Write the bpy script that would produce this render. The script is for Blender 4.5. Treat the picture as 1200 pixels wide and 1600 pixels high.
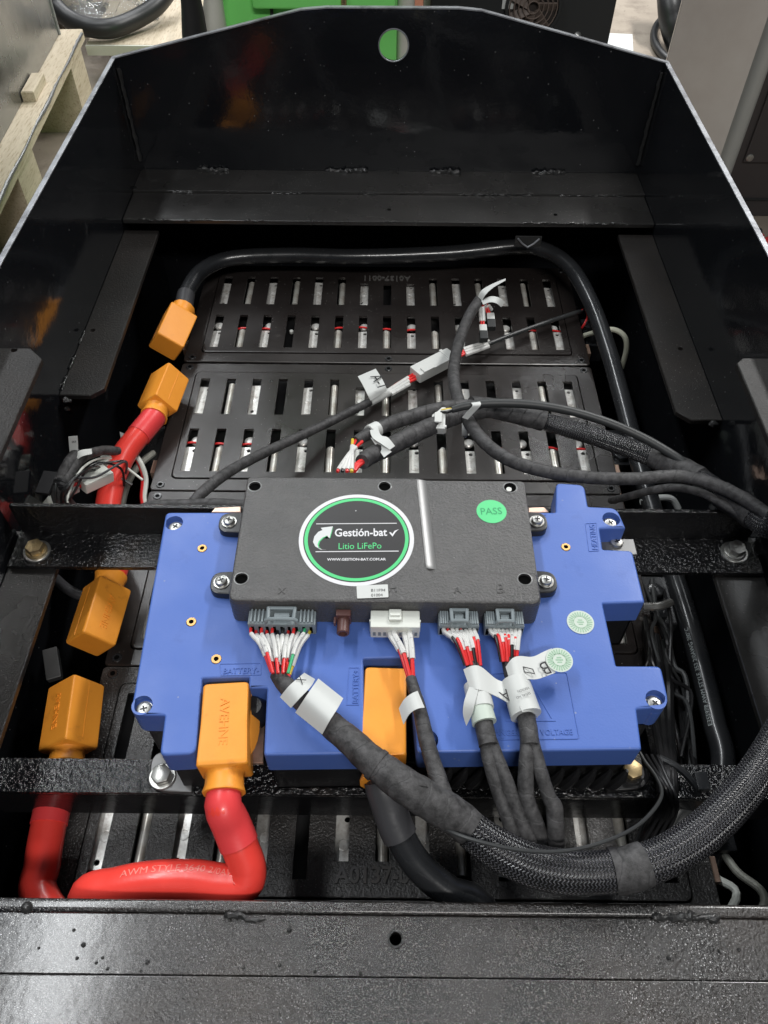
import bpy, bmesh, math, random
from mathutils import Vector, Matrix
from mathutils.geometry import tessellate_polygon
random.seed(11)
S = bpy.context.scene
for o in list(bpy.data.objects): bpy.data.objects.remove(o)
COL = S.collection
R = math.radians

# ------------------------------------------------------------------ camera
CAM_H, PITCH, ROLL, YAW, FPX = 0.44, 50.6, 0.42, 0.15, 1230.0
cd = bpy.data.cameras.new('camera'); cam = bpy.data.objects.new('camera', cd); COL.objects.link(cam)
cd.sensor_fit = 'VERTICAL'; cd.sensor_height = 36.0; cd.sensor_width = 27.0
cd.lens = 36.0 * FPX / 1600.0; cd.clip_start = 0.01; cd.clip_end = 60
CR = Matrix.Rotation(R(YAW), 3, 'Z') @ Matrix.Rotation(R(90 - PITCH), 3, 'X') @ Matrix.Rotation(R(ROLL), 3, 'Z')
cam.matrix_world = Matrix.Translation((0, 0, CAM_H)) @ CR.to_4x4()
S.camera = cam

# ------------------------------------------------------------------ light of the workshop
w = bpy.data.worlds.new('World'); S.world = w; w.use_nodes = True
bg = w.node_tree.nodes['Background']; bg.inputs[0].default_value = (0.80, 0.90, 1.0, 1); bg.inputs[1].default_value = 0.09
def lamp(name, loc, target, sx, sy, power, col):
    d = bpy.data.lights.new(name, 'AREA'); d.shape = 'RECTANGLE'; d.size = sx; d.size_y = sy
    d.energy = power; d.color = col
    o = bpy.data.objects.new(name, d); COL.objects.link(o); o.location = loc
    if target: o.rotation_euler = (Vector(target) - Vector(loc)).to_track_quat('-Z', 'Y').to_euler()
    return o
lamp('overhead_light', (-1.05, 0.75, 2.4), None, 0.20, 1.1, 26, (0.95, 0.98, 1.0))
lamp('overhead_light', (-1.05, 2.10, 2.4), None, 0.20, 1.1, 26, (0.95, 0.98, 1.0))
lamp('overhead_light', (1.65, 2.50, 2.4), None, 0.22, 1.4, 100, (1.0, 0.99, 0.97))
lamp('overhead_light', (0.00, 3.50, 2.6), None, 2.2, 0.22, 60, (0.97, 0.99, 1.0))
lamp('overhead_light', (0.00, 5.40, 2.7), None, 2.6, 0.30, 150, (0.98, 0.99, 1.0))
lamp('overhead_light', (0.40, -1.30, 2.2), (0, 0.60, 0), 1.2, 0.25, 38, (1.0, 0.98, 0.95))  # added fill behind the camera, brightens faces turned towards it
vs = S.view_settings; vs.view_transform = 'Standard'; vs.look = 'None'; vs.exposure = 0.0; vs.gamma = 1.0
vs.use_curve_mapping = False
S.render.engine = 'CYCLES'

# ------------------------------------------------------------------ helpers
def P(u, v, z):
    """point of the plane at height z seen at photograph position (u, v)"""
    d = CR @ Vector((u - 600.0, 800.0 - v, -FPX))
    t = (z - CAM_H) / d.z
    return Vector((d.x * t, d.y * t, z))
def PY(u, v, y):
    d = CR @ Vector((u - 600.0, 800.0 - v, -FPX)); t = y / d.y
    return Vector((d.x * t, y, CAM_H + d.z * t))

def empty(name, loc, label, cat, group=None):
    o = bpy.data.objects.new(name, None); COL.objects.link(o); o.location = loc
    o.empty_display_size = 0.02
    o['label'] = label; o['category'] = cat
    if group: o['group'] = group
    return o
def tag(o, label, cat, group=None, kind=None):
    o['label'] = label; o['category'] = cat
    if group: o['group'] = group
    if kind: o['kind'] = kind
    return o
def link(name, me, mat, parent=None, loc=None, rot=None):
    o = bpy.data.objects.new(name, me); COL.objects.link(o)
    if mat and not me.materials: me.materials.append(mat)
    p = Vector(loc) if loc is not None else Vector((0, 0, 0))
    if parent is not None:
        o.parent = parent
        q = parent; off = Vector((0, 0, 0))
        while q is not None: off += Vector(q.location); q = q.parent
        p = p - off
    o.location = p
    if rot is not None: o.rotation_euler = rot
    return o
def mesh(V, Fc, uv=None, smooth=True, ang=35):
    me = bpy.data.meshes.new('m'); me.from_pydata([tuple(v) for v in V], [], Fc); me.validate(); me.update()
    if uv is not None:
        l = me.uv_layers.new(name='UVMap'); k = 0
        for f in uv:
            for c in f:
                if k < len(l.data): l.data[k].uv = c
                k += 1
    if smooth:
        me.shade_smooth(); me.set_sharp_from_angle(angle=R(ang))
    return me
def part(name, g, mat, parent=None, smooth=True, ang=35):
    o = link(name, mesh(g[0], g[1], g[2] if len(g) > 2 else None, smooth, ang), mat, parent)
    if smooth and len(g) == 2: flat_faces(o)
    return o
def flat_faces(o):
    m = o.modifiers.new('flat_faces', 'WEIGHTED_NORMAL'); m.keep_sharp = True; m.weight = 100; m.mode = 'FACE_AREA'
def recentre(o):
    me = o.data; n = len(me.vertices)
    if not n: return o
    xs = [v.co for v in me.vertices]
    c = Vector(((min(v.x for v in xs) + max(v.x for v in xs)) / 2, (min(v.y for v in xs) + max(v.y for v in xs)) / 2, min(v.z for v in xs)))
    me.transform(Matrix.Translation(-c)); o.location = Vector(o.location) + c
    return o
def join(*gs):
    V, Fc = [], []
    for g in gs:
        n = len(V); V += list(g[0]); Fc += [tuple(i + n for i in f) for f in g[1]]
    return V, Fc
def xf(g, m):
    return [m @ Vector(v) for v in g[0]], g[1]
def bevelled(g, wd, seg=2, ang=30):
    bm = bmesh.new(); vs_ = [bm.verts.new(v) for v in g[0]]
    for f in g[1]:
        try: bm.faces.new([vs_[i] for i in f])
        except ValueError: pass
    bmesh.ops.recalc_face_normals(bm, faces=bm.faces)
    es = [e for e in bm.edges if len(e.link_faces) == 2 and e.calc_face_angle(0) > R(ang)]
    bmesh.ops.bevel(bm, geom=es, offset=wd, segments=seg, profile=0.5, affect='EDGES', clamp_overlap=True)
    bm.verts.index_update()
    V = [v.co.copy() for v in bm.verts]; Fc = [tuple(v.index for v in f.verts) for f in bm.faces]
    bm.free(); return V, Fc
def box(a, b):
    x0, y0, z0 = a; x1, y1, z1 = b
    V = [(x0, y0, z0), (x1, y0, z0), (x1, y1, z0), (x0, y1, z0), (x0, y0, z1), (x1, y0, z1), (x1, y1, z1), (x0, y1, z1)]
    return V, [(3, 2, 1, 0), (4, 5, 6, 7), (0, 1, 5, 4), (1, 2, 6, 5), (2, 3, 7, 6), (3, 0, 4, 7)]
def bbox(a, b, wd=0.0008, seg=2): return bevelled(box(a, b), wd, seg)
def cyl(c, r, h, seg=20, r2=None, axis='Z', wd=0):
    r2 = r if r2 is None else r2
    V = [(r * math.cos(2 * math.pi * i / seg), r * math.sin(2 * math.pi * i / seg), 0) for i in range(seg)]
    V += [(r2 * math.cos(2 * math.pi * i / seg), r2 * math.sin(2 * math.pi * i / seg), h) for i in range(seg)]
    Fc = [tuple(reversed(range(seg))), tuple(range(seg, 2 * seg))] + [(i, (i + 1) % seg, seg + (i + 1) % seg, seg + i) for i in range(seg)]
    g = (V, Fc)
    if wd: g = bevelled(g, wd, 2, 50)
    m = Matrix.Translation(c)
    if axis == 'Y': m = m @ Matrix.Rotation(R(90), 4, 'X')
    if axis == 'X': m = m @ Matrix.Rotation(R(90), 4, 'Y')
    return xf(g, m)
def lathe(c, prof, seg=24, axis='Z'):
    V, Fc = [], []
    for r, z in prof:
        V += [(r * math.cos(2 * math.pi * i / seg), r * math.sin(2 * math.pi * i / seg), z) for i in range(seg)]
    for k in range(len(prof) - 1):
        for i in range(seg):
            j = (i + 1) % seg
            Fc.append((k * seg + i, k * seg + j, (k + 1) * seg + j, (k + 1) * seg + i))
    Fc.append(tuple(range((len(prof) - 1) * seg, len(prof) * seg)))
    Fc.append(tuple(reversed(range(seg))))
    m = Matrix.Translation(c)
    if axis == 'Y': m = m @ Matrix.Rotation(R(90), 4, 'X')
    return xf((V, Fc), m)
def area2(p): return sum(p[i][0] * p[(i + 1) % len(p)][1] - p[(i + 1) % len(p)][0] * p[i][1] for i in range(len(p)))
def ccw(p): return list(p) if area2(p) > 0 else list(reversed(p))
def rounded(pts, r, n=4):
    """fillet every corner; r is one radius or one per corner"""
    out = []; m = len(pts)
    for i in range(m):
        rr = r[i] if isinstance(r, (list, tuple)) else r
        p = Vector(pts[i][:2]); a = Vector(pts[i - 1][:2]) - p; b = Vector(pts[(i + 1) % m][:2]) - p
        if rr <= 0 or a.length < 1e-6 or b.length < 1e-6: out.append((p.x, p.y)); continue
        rr = min(rr, a.length * .45, b.length * .45); a.normalize(); b.normalize()
        p0 = p + a * rr; p1 = p + b * rr
        for k in range(n + 1):
            t = k / n; q = p0 * (1 - t) ** 2 + p * 2 * t * (1 - t) + p1 * t * t
            out.append((q.x, q.y))
    return out
def inset(pts, d):
    """offset a ccw polygon inward by d"""
    out = []; m = len(pts)
    for i in range(m):
        p = Vector(pts[i][:2]); a = (p - Vector(pts[i - 1][:2])); b = (Vector(pts[(i + 1) % m][:2]) - p)
        if a.length < 1e-9: a = b.copy()
        if b.length < 1e-9: b = a.copy()
        a.normalize(); b.normalize()
        na = Vector((-a.y, a.x)); nb = Vector((-b.y, b.x)); n = na + nb
        n = n / max(0.35, n.length_squared / 2) if n.length > 1e-6 else na
        q = p + n * d; out.append((q.x, q.y))
    return out
def circle(c, r, n=20): return [(c[0] + r * math.cos(2 * math.pi * i / n), c[1] + r * math.sin(2 * math.pi * i / n)) for i in range(n)]
def rect(x0, y0, x1, y1): return [(x0, y0), (x1, y0), (x1, y1), (x0, y1)]
def solid(outer, holes, z0, z1, bev=0.0, steps=2):
    """plate or block with a real outline, real through holes and a rounded top edge"""
    outer = ccw(outer); V, Fc = [], []
    rings = [[(x, y, z0) for x, y in outer]]
    if bev > 0:
        for k in range(steps + 1):
            a = (math.pi / 2) * k / steps
            ins = inset(outer, bev * (1 - math.cos(a))) if k else outer
            rings.append([(x, y, z1 - bev + bev * math.sin(a)) for x, y in ins])
    else: rings.append([(x, y, z1) for x, y in outer])
    n = len(outer)
    for rg in rings: V += rg
    for k in range(len(rings) - 1):
        for i in range(n):
            j = (i + 1) % n; Fc.append((k * n + i, k * n + j, (k + 1) * n + j, (k + 1) * n + i))
    loops_top = [[Vector(p) for p in rings[-1]]]; idx_top = list(range((len(rings) - 1) * n, len(rings) * n))
    loops_bot = [[Vector(p) for p in rings[0]]]; idx_bot = list(range(n))
    for h in holes:
        h = ccw(h); b = len(V); m = len(h)
        V += [(x, y, z0) for x, y in h] + [(x, y, z1) for x, y in h]
        for i in range(m):
            j = (i + 1) % m; Fc.append((b + j, b + i, b + m + i, b + m + j))
        hr = list(range(m))[::-1]
        loops_top.append([Vector((h[i][0], h[i][1], z1)) for i in hr]); idx_top += [b + m + i for i in hr]
        loops_bot.append([Vector((h[i][0], h[i][1], z0)) for i in hr]); idx_bot += [b + i for i in hr]
    def cap(loops, idx, up):
        for t in tessellate_polygon(loops):
            f = [idx[i] for i in t]
            a, b_, c = (Vector(V[i]) for i in f)
            if ((b_ - a).cross(c - a).z > 0) != up: f.reverse()
            Fc.append(tuple(f))
    cap(loops_top, idx_top, True); cap(loops_bot, idx_bot, False)
    return V, Fc
def decal(pts, z, th=0.00012):
    return solid([(p[0], p[1]) for p in pts], [], z - th, z)
def ring(c, r0, r1, z, th=0.00012, n=64):
    return solid(circle(c, r1, n), [circle(c, r0, n)], z - th, z)

def smooth_path(pts, sub):
    """Catmull-Rom through (vector, radius) pairs"""
    out = []; n = len(pts)
    for i in range(n - 1):
        p0 = pts[max(i - 1, 0)]; p1 = pts[i]; p2 = pts[i + 1]; p3 = pts[min(i + 2, n - 1)]
        for k in range(sub):
            t = k / sub; t2 = t * t; t3 = t2 * t
            q = (p1[0] * 2 + (p2[0] - p0[0]) * t + (p0[0] * 2 - p1[0] * 5 + p2[0] * 4 - p3[0]) * t2 + (p1[0] * 3 - p0[0] - p2[0] * 3 + p3[0]) * t3) * 0.5
            out.append((q, p1[1] * (1 - t) + p2[1] * t))
    out.append(pts[-1]); return out
class Path:
    """centre line with a frame at every sample; used for every cable"""
    def __init__(s, pts, r=None, sub=8):
        q = []
        for p in pts:
            if isinstance(p, Vector): q.append((p, r))
            elif isinstance(p[0], Vector): q.append((p[0], p[1]))
            else:
                q.append((P(p[0], p[1], p[2]), p[3] if len(p) > 3 else r))
        sm = smooth_path(q, sub)
        s.c = [a for a, b in sm]; s.r = [b for a, b in sm]; n = len(s.c)
        s.t = []
        for i in range(n):
            d = s.c[min(i + 1, n - 1)] - s.c[max(i - 1, 0)]
            s.t.append(d.normalized() if d.length > 1e-9 else Vector((0, 1, 0)))
        s.n = []; up = Vector((0, 0, 1))
        for i in range(n):
            a = up if i == 0 else s.n[-1]
            v = a - s.t[i] * a.dot(s.t[i])
            if v.length < 1e-5: v = Vector((1, 0, 0)) - s.t[i] * s.t[i].x
            s.n.append(v.normalized())
        s.s = [0]
        for i in range(1, n): s.s.append(s.s[-1] + (s.c[i] - s.c[i - 1]).length)
    def at(s, d):
        d = max(0, min(d, s.s[-1])); i = 0
        while i < len(s.s) - 2 and s.s[i + 1] < d: i += 1
        f = (d - s.s[i]) / max(1e-9, s.s[i + 1] - s.s[i])
        return s.c[i].lerp(s.c[i + 1], f), s.t[i].lerp(s.t[i + 1], f).normalized(), s.n[i].lerp(s.n[i + 1], f).normalized(), s.r[i] * (1 - f) + s.r[i + 1] * f
    def near(s, p):
        return s.s[min(range(len(s.c)), key=lambda i: (s.c[i] - p).length)]
    def cut(s, a, b, dr=0.0, step=0.004):
        n = max(2, int((b - a) / step)); q = []
        for i in range(n + 1):
            c, t, nn, r = s.at(a + (b - a) * i / n); q.append((c, r + dr))
        return Path(q, None, 1)
def tube(path, seg=12, wob=0.0, cap=True):
    V, Fc, UV = [], [], []; n = len(path.c)
    ph = random.random() * 10
    for i in range(n):
        t = path.t[i]; a = path.n[i]; b = t.cross(a)
        for k in range(seg):
            w_ = 2 * math.pi * k / seg
            rr = path.r[i] * (1 + wob * (math.sin(path.s[i] * 260 + ph + k * .9) * .5 + math.sin(path.s[i] * 610 + ph * 3 - k * 1.7) * .5)) if wob else path.r[i]
            V.append(path.c[i] + (a * math.cos(w_) + b * math.sin(w_)) * rr)
    for i in range(n - 1):
        for k in range(seg):
            j = (k + 1) % seg
            Fc.append((i * seg + k, i * seg + j, (i + 1) * seg + j, (i + 1) * seg + k))
            u0, u1 = k / seg, (k + 1) / seg; v0, v1 = path.s[i], path.s[i + 1]
            UV.append([(u0, v0), (u1, v0), (u1, v1), (u0, v1)])
    if cap:
        Fc.append(tuple(reversed(range(seg)))); UV.append([(0, 0)] * seg)
        Fc.append(tuple(range((n - 1) * seg, n * seg))); UV.append([(0, 0)] * seg)
    return V, Fc, UV
def cable(name, pts, r, mat, parent, seg=12, sub=8, wob=0.0):
    p = Path(pts, r, sub); o = part(name, tube(p, seg, wob), mat, parent); o_path[o.name] = p
    return o, p
o_path = {}
def ribbon(pairs, th=0.0004, sub=6):
    """curved paper flag: pairs of (u, v, z) edge points"""
    def vec(p): return p if isinstance(p, Vector) else P(*p)
    A = smooth_path([(vec(a), 0) for a, b in pairs], sub); B = smooth_path([(vec(b), 0) for a, b in pairs], sub)
    V, Fc = [], []; n = len(A)
    for i in range(n):
        a, b = A[i][0], B[i][0]
        i0 = max(i - 1, 0); i1 = min(i + 1, n - 1)
        nr = (A[i1][0] - A[i0][0]).cross(b - a)
        nr = nr.normalized() * th if nr.length > 1e-12 else Vector((0, 0, th))
        V += [a, b, b + nr, a + nr]
    for i in range(n - 1):
        for k in range(4):
            j = (k + 1) % 4; Fc.append((i * 4 + k, i * 4 + j, (i + 1) * 4 + j, (i + 1) * 4 + k))
    Fc.append((0, 1, 2, 3)); Fc.append((n * 4 - 4, n * 4 - 1, n * 4 - 2, n * 4 - 3))
    bm = bmesh.new(); vv = [bm.verts.new(v) for v in V]
    for f in Fc: bm.faces.new([vv[i] for i in f])
    bmesh.ops.recalc_face_normals(bm, faces=bm.faces); bm.verts.index_update()
    Fc = [tuple(v.index for v in f.verts) for f in bm.faces]; bm.free()
    return V, Fc
def glyphs(s, bold=0.0, ext=0.0):
    """text as a mesh, unit height, left-aligned"""
    c = bpy.data.curves.new('t', 'FONT'); c.body = s; c.size = 1.0; c.offset = bold; c.extrude = ext; c.resolution_u = 3
    o = bpy.data.objects.new('t', c); COL.objects.link(o)
    dg = bpy.context.evaluated_depsgraph_get(); me = bpy.data.meshes.new_from_object(o.evaluated_get(dg))
    V = [v.co.copy() for v in me.vertices]; Fc = [tuple(p.vertices) for p in me.polygons]
    bpy.data.objects.remove(o); bpy.data.curves.remove(c); bpy.data.meshes.remove(me)
    return V, Fc
def lettering(s, p0, p1, mat, parent, up=Vector((0, 0, 1)), hscale=1.0, ext=0.0, bold=0.0, name='lettering'):
    """baseline from p0 to p1 (world), lying on the plane with normal up"""
    V, Fc = glyphs(s, bold, 0.0)
    x0 = min(v.x for v in V); x1 = max(v.x for v in V)
    d = p1 - p0; k = d.length / (x1 - x0); X = d.normalized(); Y = up.cross(X).normalized()
    W = [p0 + X * ((v.x - x0) * k) + Y * (v.y * k * hscale) for v in V]
    if ext > 0:
        n = len(W); E = {}
        for f in Fc:
            for a, b in zip(f, f[1:] + f[:1]): E[(a, b)] = E.get((a, b), 0) + 1
        F2 = [tuple(i + n for i in f) for f in Fc]
        for (a, b) in list(E):
            if (b, a) not in E: F2.append((a, b, b + n, a + n))
        W = W + [v + up * ext for v in W]; Fc = F2
    return part(name, (W, Fc), mat, parent, smooth=False)
def print_on(path, s, d0, h, mat, parent, flip=False, side=0.0, dr=0.0002, towards=Vector((0, 0, CAM_H))):
    """printing wrapped on the outside of a cable"""
    V, Fc = glyphs(s); W = []
    for v in V:
        c, t, n, r = path.at(d0 + (-v.x if flip else v.x) * h)
        a = towards - c; a = (a - t * a.dot(t)).normalized(); b = t.cross(a)
        w_ = side - ((v.y - .35) * h) / r * (-1 if flip else 1)
        W.append(c + (a * math.cos(w_) + b * math.sin(w_)) * (r + dr))
    return part('lettering', (W, Fc), mat, parent, smooth=False)

# ------------------------------------------------------------------ materials
def M(name, col, rough=.5, metal=0.0, bump=(), var=None, coat=0.0, spec=.5, rvar=None, speck=None, uv=None, trans=0.0, ior=1.45, stretch=None, crough=.08):
    m = bpy.data.materials.new(name); m.use_nodes = True; nt = m.node_tree; N = nt.nodes; L = nt.links
    b = N['Principled BSDF']
    b.inputs['Base Color'].default_value = (*col, 1); b.inputs['Roughness'].default_value = rough
    b.inputs['Metallic'].default_value = metal; b.inputs['Coat Weight'].default_value = coat
    b.inputs['Coat Roughness'].default_value = crough; b.inputs['Specular IOR Level'].default_value = spec
    b.inputs['Transmission Weight'].default_value = trans; b.inputs['IOR'].default_value = ior
    tc = N.new('ShaderNodeTexCoord')
    def noise(scale, detail=3, rough_=.55, vec=None):
        n = N.new('ShaderNodeTexNoise'); n.inputs['Scale'].default_value = scale; n.inputs['Detail'].default_value = detail
        n.inputs['Roughness'].default_value = rough_
        src = vec or tc.outputs['Object']
        if stretch:
            mp = N.new('ShaderNodeMapping'); mp.inputs['Scale'].default_value = stretch; L.new(src, mp.inputs['Vector']); src = mp.outputs[0]
        L.new(src, n.inputs['Vector']); return n.outputs['Fac']
    def ramp(src, a, b_):
        r = N.new('ShaderNodeMapRange'); r.inputs[1].default_value = a; r.inputs[2].default_value = b_; L.new(src, r.inputs[0]); return r.outputs[0]
    def math_(op, a, b_=None, c_=None):
        n = N.new('ShaderNodeMath'); n.operation = op
        for i, x in enumerate((a, b_, c_)):
            if x is None: continue
            if isinstance(x, (int, float)): n.inputs[i].default_value = x
            else: L.new(x, n.inputs[i])
        return n.outputs[0]
    colour = None
    def mix(fac, a, b_):
        n = N.new('ShaderNodeMix'); n.data_type = 'RGBA'
        L.new(fac, n.inputs[0])
        for s_, x in ((6, a), (7, b_)):
            if isinstance(x, tuple): n.inputs[s_].default_value = (*x, 1)
            else: L.new(x, n.inputs[s_])
        return n.outputs[2]
    for v in (var or ()):
        sc, lo, hi, c2 = v
        colour = mix(ramp(noise(sc, 5, .65), lo, hi), colour or col, c2)
    if speck:
        sc, th, c2 = speck
        vo = N.new('ShaderNodeTexVoronoi'); vo.inputs['Scale'].default_value = sc; L.new(tc.outputs['Object'], vo.inputs['Vector'])
        near = math_('LESS_THAN', vo.outputs['Distance'], th)
        patch = ramp(noise(14, 3), .45, .62)
        colour = mix(math_('MULTIPLY', near, patch), colour or col, c2)
    hgt = None; nb = None
    if uv == 'braid':
        sp = N.new('ShaderNodeSeparateXYZ'); L.new(tc.outputs['UV'], sp.inputs[0])
        z = math_('PINGPONG', math_('MULTIPLY', sp.outputs[0], 44.0), 1.0)
        ph = math_('ADD', math_('MULTIPLY', sp.outputs[1], 2 * math.pi / .0021), math_('MULTIPLY', z, 4.6))
        ph = math_('ADD', ph, math_('MULTIPLY', noise(80, 2), 1.6))
        s1 = math_('MULTIPLY_ADD', math_('SINE', ph), .5, .5)
        gap = ramp(math_('ABSOLUTE', math_('SUBTRACT', z, .5)), .5, .36)
        hgt = math_('MULTIPLY', s1, gap)
        colour = mix(ramp(math_('MULTIPLY', hgt, ramp(noise(60, 2), -.2, .55)), .40, .98), col, (.075, .074, .084))
        bm_ = N.new('ShaderNodeBump'); bm_.inputs['Strength'].default_value = .9; bm_.inputs['Distance'].default_value = .0005
        L.new(hgt, bm_.inputs['Height']); nb = bm_.outputs[0]
    if uv == 'tape':
        sp = N.new('ShaderNodeSeparateXYZ'); L.new(tc.outputs['UV'], sp.inputs[0])
        ph = math_('ADD', math_('MULTIPLY', sp.outputs[1], 1 / .0135), math_('ADD', sp.outputs[0], math_('MULTIPLY', noise(45, 3), 1.3)))
        fr = math_('FRACT', ph)
        edge = ramp(fr, .0, .10)
        bm_ = N.new('ShaderNodeBump'); bm_.inputs['Strength'].default_value = .55; bm_.inputs['Distance'].default_value = .0007
        L.new(math_('ADD', edge, math_('MULTIPLY', noise(240, 3), 1.0)), bm_.inputs['Height']); nb = bm_.outputs[0]
        colour = mix(ramp(fr, .0, .05), tuple(c * .62 for c in col), mix(ramp(noise(170, 5, .7), .35, .68), tuple(c * .6 for c in col), tuple(c * 2.1 for c in col)))
    for sc, st, di in bump:
        bm_ = N.new('ShaderNodeBump'); bm_.inputs['Strength'].default_value = st; bm_.inputs['Distance'].default_value = di
        L.new(noise(sc, 3), bm_.inputs['Height'])
        if nb is not None: L.new(nb, bm_.inputs['Normal'])
        nb = bm_.outputs[0]
        if coat and not b.inputs['Coat Normal'].is_linked: L.new(nb, b.inputs['Coat Normal'])
    if nb is not None: L.new(nb, b.inputs['Normal'])
    if colour is not None: L.new(colour, b.inputs['Base Color'])
    if rvar:
        sc, lo, hi = rvar; L.new(ramp(noise(sc, 4), .3, .7), (q := N.new('ShaderNodeMapRange')).inputs[0])
        q.inputs[3].default_value = lo; q.inputs[4].default_value = hi; L.new(q.outputs[0], b.inputs['Roughness'])
    return m
m_paint = M('black_paint', (.0085, .0092, .0110), .08, spec=.85, bump=((14, .14, .004), (60, .04, .0012), (300, .10, .0005)), rvar=(9, .05, .13), var=((5, .5, .8, (.013, .014, .016)), (45, .66, .78, (.032, .033, .035))), speck=(110, .07, (.18, .18, .18)))
m_ledge = M('black_ledge_paint', (.017, .0165, .016), .30, spec=.9, coat=.35, crough=.2, bump=((110, .07, .0012), (620, .5, .0006)), rvar=(14, .20, .42), var=((9, .45, .75, (.028, .026, .025)),), speck=(260, .12, (.20, .19, .18)))
m_front = M('gritty_black_paint', (.015, .0135, .0128), .24, spec=.9, coat=.6, crough=.16, bump=((110, .08, .0012), (60, .3, .0024), (620, 1.0, .0012)), rvar=(12, .12, .36), var=((9, .42, .72, (.040, .031, .026)), (3.5, .5, .75, (.018, .019, .023)), (900, .56, .66, (.075, .072, .07))), speck=(700, .21, (.40, .40, .40)))  # pale specks and fine noise paint sparkling glints into the colour
m_flange = M('black_flange_paint', (.014, .013, .0125), .48, spec=.35, bump=((620, .6, .0007),), rvar=(14, .4, .58), var=((9, .42, .75, (.024, .020, .018)),), speck=(300, .12, (.14, .13, .13)))
m_beam = M('wet_black_paint', (.007, .007, .008), .12, coat=.8, crough=.07, bump=((330, 1.0, .0022), (90, .5, .0030)), rvar=(20, .08, .25), var=((16, .58, .75, (.030, .019, .012)),))
m_ear = M('glossy_black_plastic', (.018, .018, .019), .3)
m_mould = M('painted_letter_gloss', (.13, .125, .12), .16, spec=.8)  # paler base colour stands in for light catching the raised letters
m_weld = M('painted_weld', (.03, .03, .03), .14, bump=((700, .6, .001),))
m_edge = M('bare_steel_edge', (.32, .33, .35), .42, .4, bump=((300, .5, .0006),), var=((40, .45, .70, (.12, .12, .13)),))
m_plate = M('brown_black_plastic', (.017, .0140, .0132), .28, spec=.65, bump=((30, .15, .003), (700, .15, .0004)), rvar=(11, .20, .44), var=((10, .5, .8, (.030, .025, .023)), (45, .66, .8, (.045, .040, .037))), speck=(170, .08, (.20, .19, .18)))
m_plate4 = M('grained_black_plastic', (.042, .040, .039), .28, spec=.7, bump=((620, .9, .0010),), rvar=(20, .2, .36), speck=(420, .16, (.22, .22, .22)))
m_dark = M('cavity_shade', (.004, .004, .004), .9, spec=0.0)  # near-black colour paints in the shade inside holes, bores and recesses
m_cell = M('cell_top', (.012, .012, .013), .5)
m_alu = M('busbar_aluminium', (.74, .73, .70), .34, .35, bump=((300, .25, .0006),), var=((110, .48, .72, (.40, .36, .32)),))
m_rod = M('terminal_rod_aluminium', (.66, .65, .60), .30, .45, var=((60, .45, .75, (.36, .30, .24)),))
m_cap = M('white_terminal_cap', (.52, .52, .49), .4)
m_red = M('red_silicone', (.84, .060, .045), .30, bump=((60, .10, .002), (900, .12, .0003)), var=((30, .45, .8, (.76, .05, .038)), (90, .68, .76, (.62, .06, .05))), coat=.15)
m_shrink = M('red_heat_shrink', (.76, .058, .062), .36, bump=((90, .25, .001),))
m_blackcab = M('black_cable_jacket', (.020, .021, .023), .26, coat=.35, crough=.10, bump=((40, .12, .002), (700, .15, .0003)), rvar=(40, .2, .36))
m_bshrink = M('grey_black_heat_shrink', (.052, .052, .056), .36, bump=((120, .25, .001),))
m_orange = M('orange_rubber', (.88, .335, .036), .46, bump=((70, .15, .0015), (900, .12, .0003)), var=((22, .42, .8, (.80, .28, .028)), (50, .62, .8, (.55, .18, .025)), (240, .70, .76, (.45, .16, .03))))
m_blue = M('blue_plastic', (.074, .146, .450), .44, spec=.42, bump=((700, .16, .0004), (30, .10, .002)), var=((7, .35, .75, (.086, .162, .480)), (40, .60, .80, (.062, .122, .39)), (260, .70, .76, (.12, .17, .38)), (18, .66, .74, (.100, .165, .43))), rvar=(13, .28, .56), speck=(90, .06, (.28, .31, .40)))
m_bms = M('textured_black_plastic', (.072, .070, .070), .34, bump=((560, .8, .0009), (30, .1, .002)), var=((60, .4, .75, (.092, .089, .088)), (7, .45, .75, (.060, .058, .058))), speck=(140, .05, (.3, .3, .3)))
m_bmsR = M('ridge_black_plastic', (.13, .13, .13), .32, spec=.9, coat=.4, crough=.30, bump=((30, .05, .001),))
m_base = M('black_box_steel', (.013, .013, .014), .38, bump=((600, .3, .0006),))
m_zinc = M('zinc_steel', (.46, .46, .44), .34, .85, bump=((300, .3, .0005),), var=((150, .5, .7, (.30, .28, .26)),))
m_gold = M('yellow_zinc', (.50, .38, .20), .42, .8, bump=((300, .3, .0006),), var=((170, .45, .7, (.30, .23, .14)),))
m_brass = M('brass_insert', (.58, .34, .13), .42, .8)
m_copper = M('copper_tab', (.66, .46, .36), .38, .75, var=((90, .45, .7, (.45, .30, .22)),))
m_paper = M('white_label_paper', (.58, .595, .58), .5, bump=((120, .08, .0008),))
m_print = M('black_print', (.02, .02, .022), .5)
m_white = M('white_plastic', (.60, .61, .59), .42, bump=((500, .08, .0003),))
m_ivory = M('ivory_plastic', (.66, .68, .63), .45)
m_grey = M('grey_connector_plastic', (.20, .235, .25), .42)
m_brown = M('brown_connector_plastic', (.11, .05, .045), .4)
m_wred = M('red_wire', (.70, .03, .03), .36)
m_wblk = M('black_wire', (.012, .012, .013), .36)
m_wgrn = M('green_wire', (.05, .42, .18), .4)
m_wyel = M('yellow_wire', (.70, .52, .06), .4)
m_sleeve = M('white_marker_sleeve', (.62, .62, .60), .4, var=((420, .60, .66, (.36, .36, .36)),))
m_tape = M('cloth_tape', (.040, .039, .040), .62, uv='tape', bump=((1300, .35, .0004),))
m_braid = M('braided_sleeve', (.004, .004, .0045), .24, spec=.9, uv='braid')
m_lead = M('thin_cable_jacket', (.035, .037, .038), .45, bump=((300, .2, .0004),))
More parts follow.
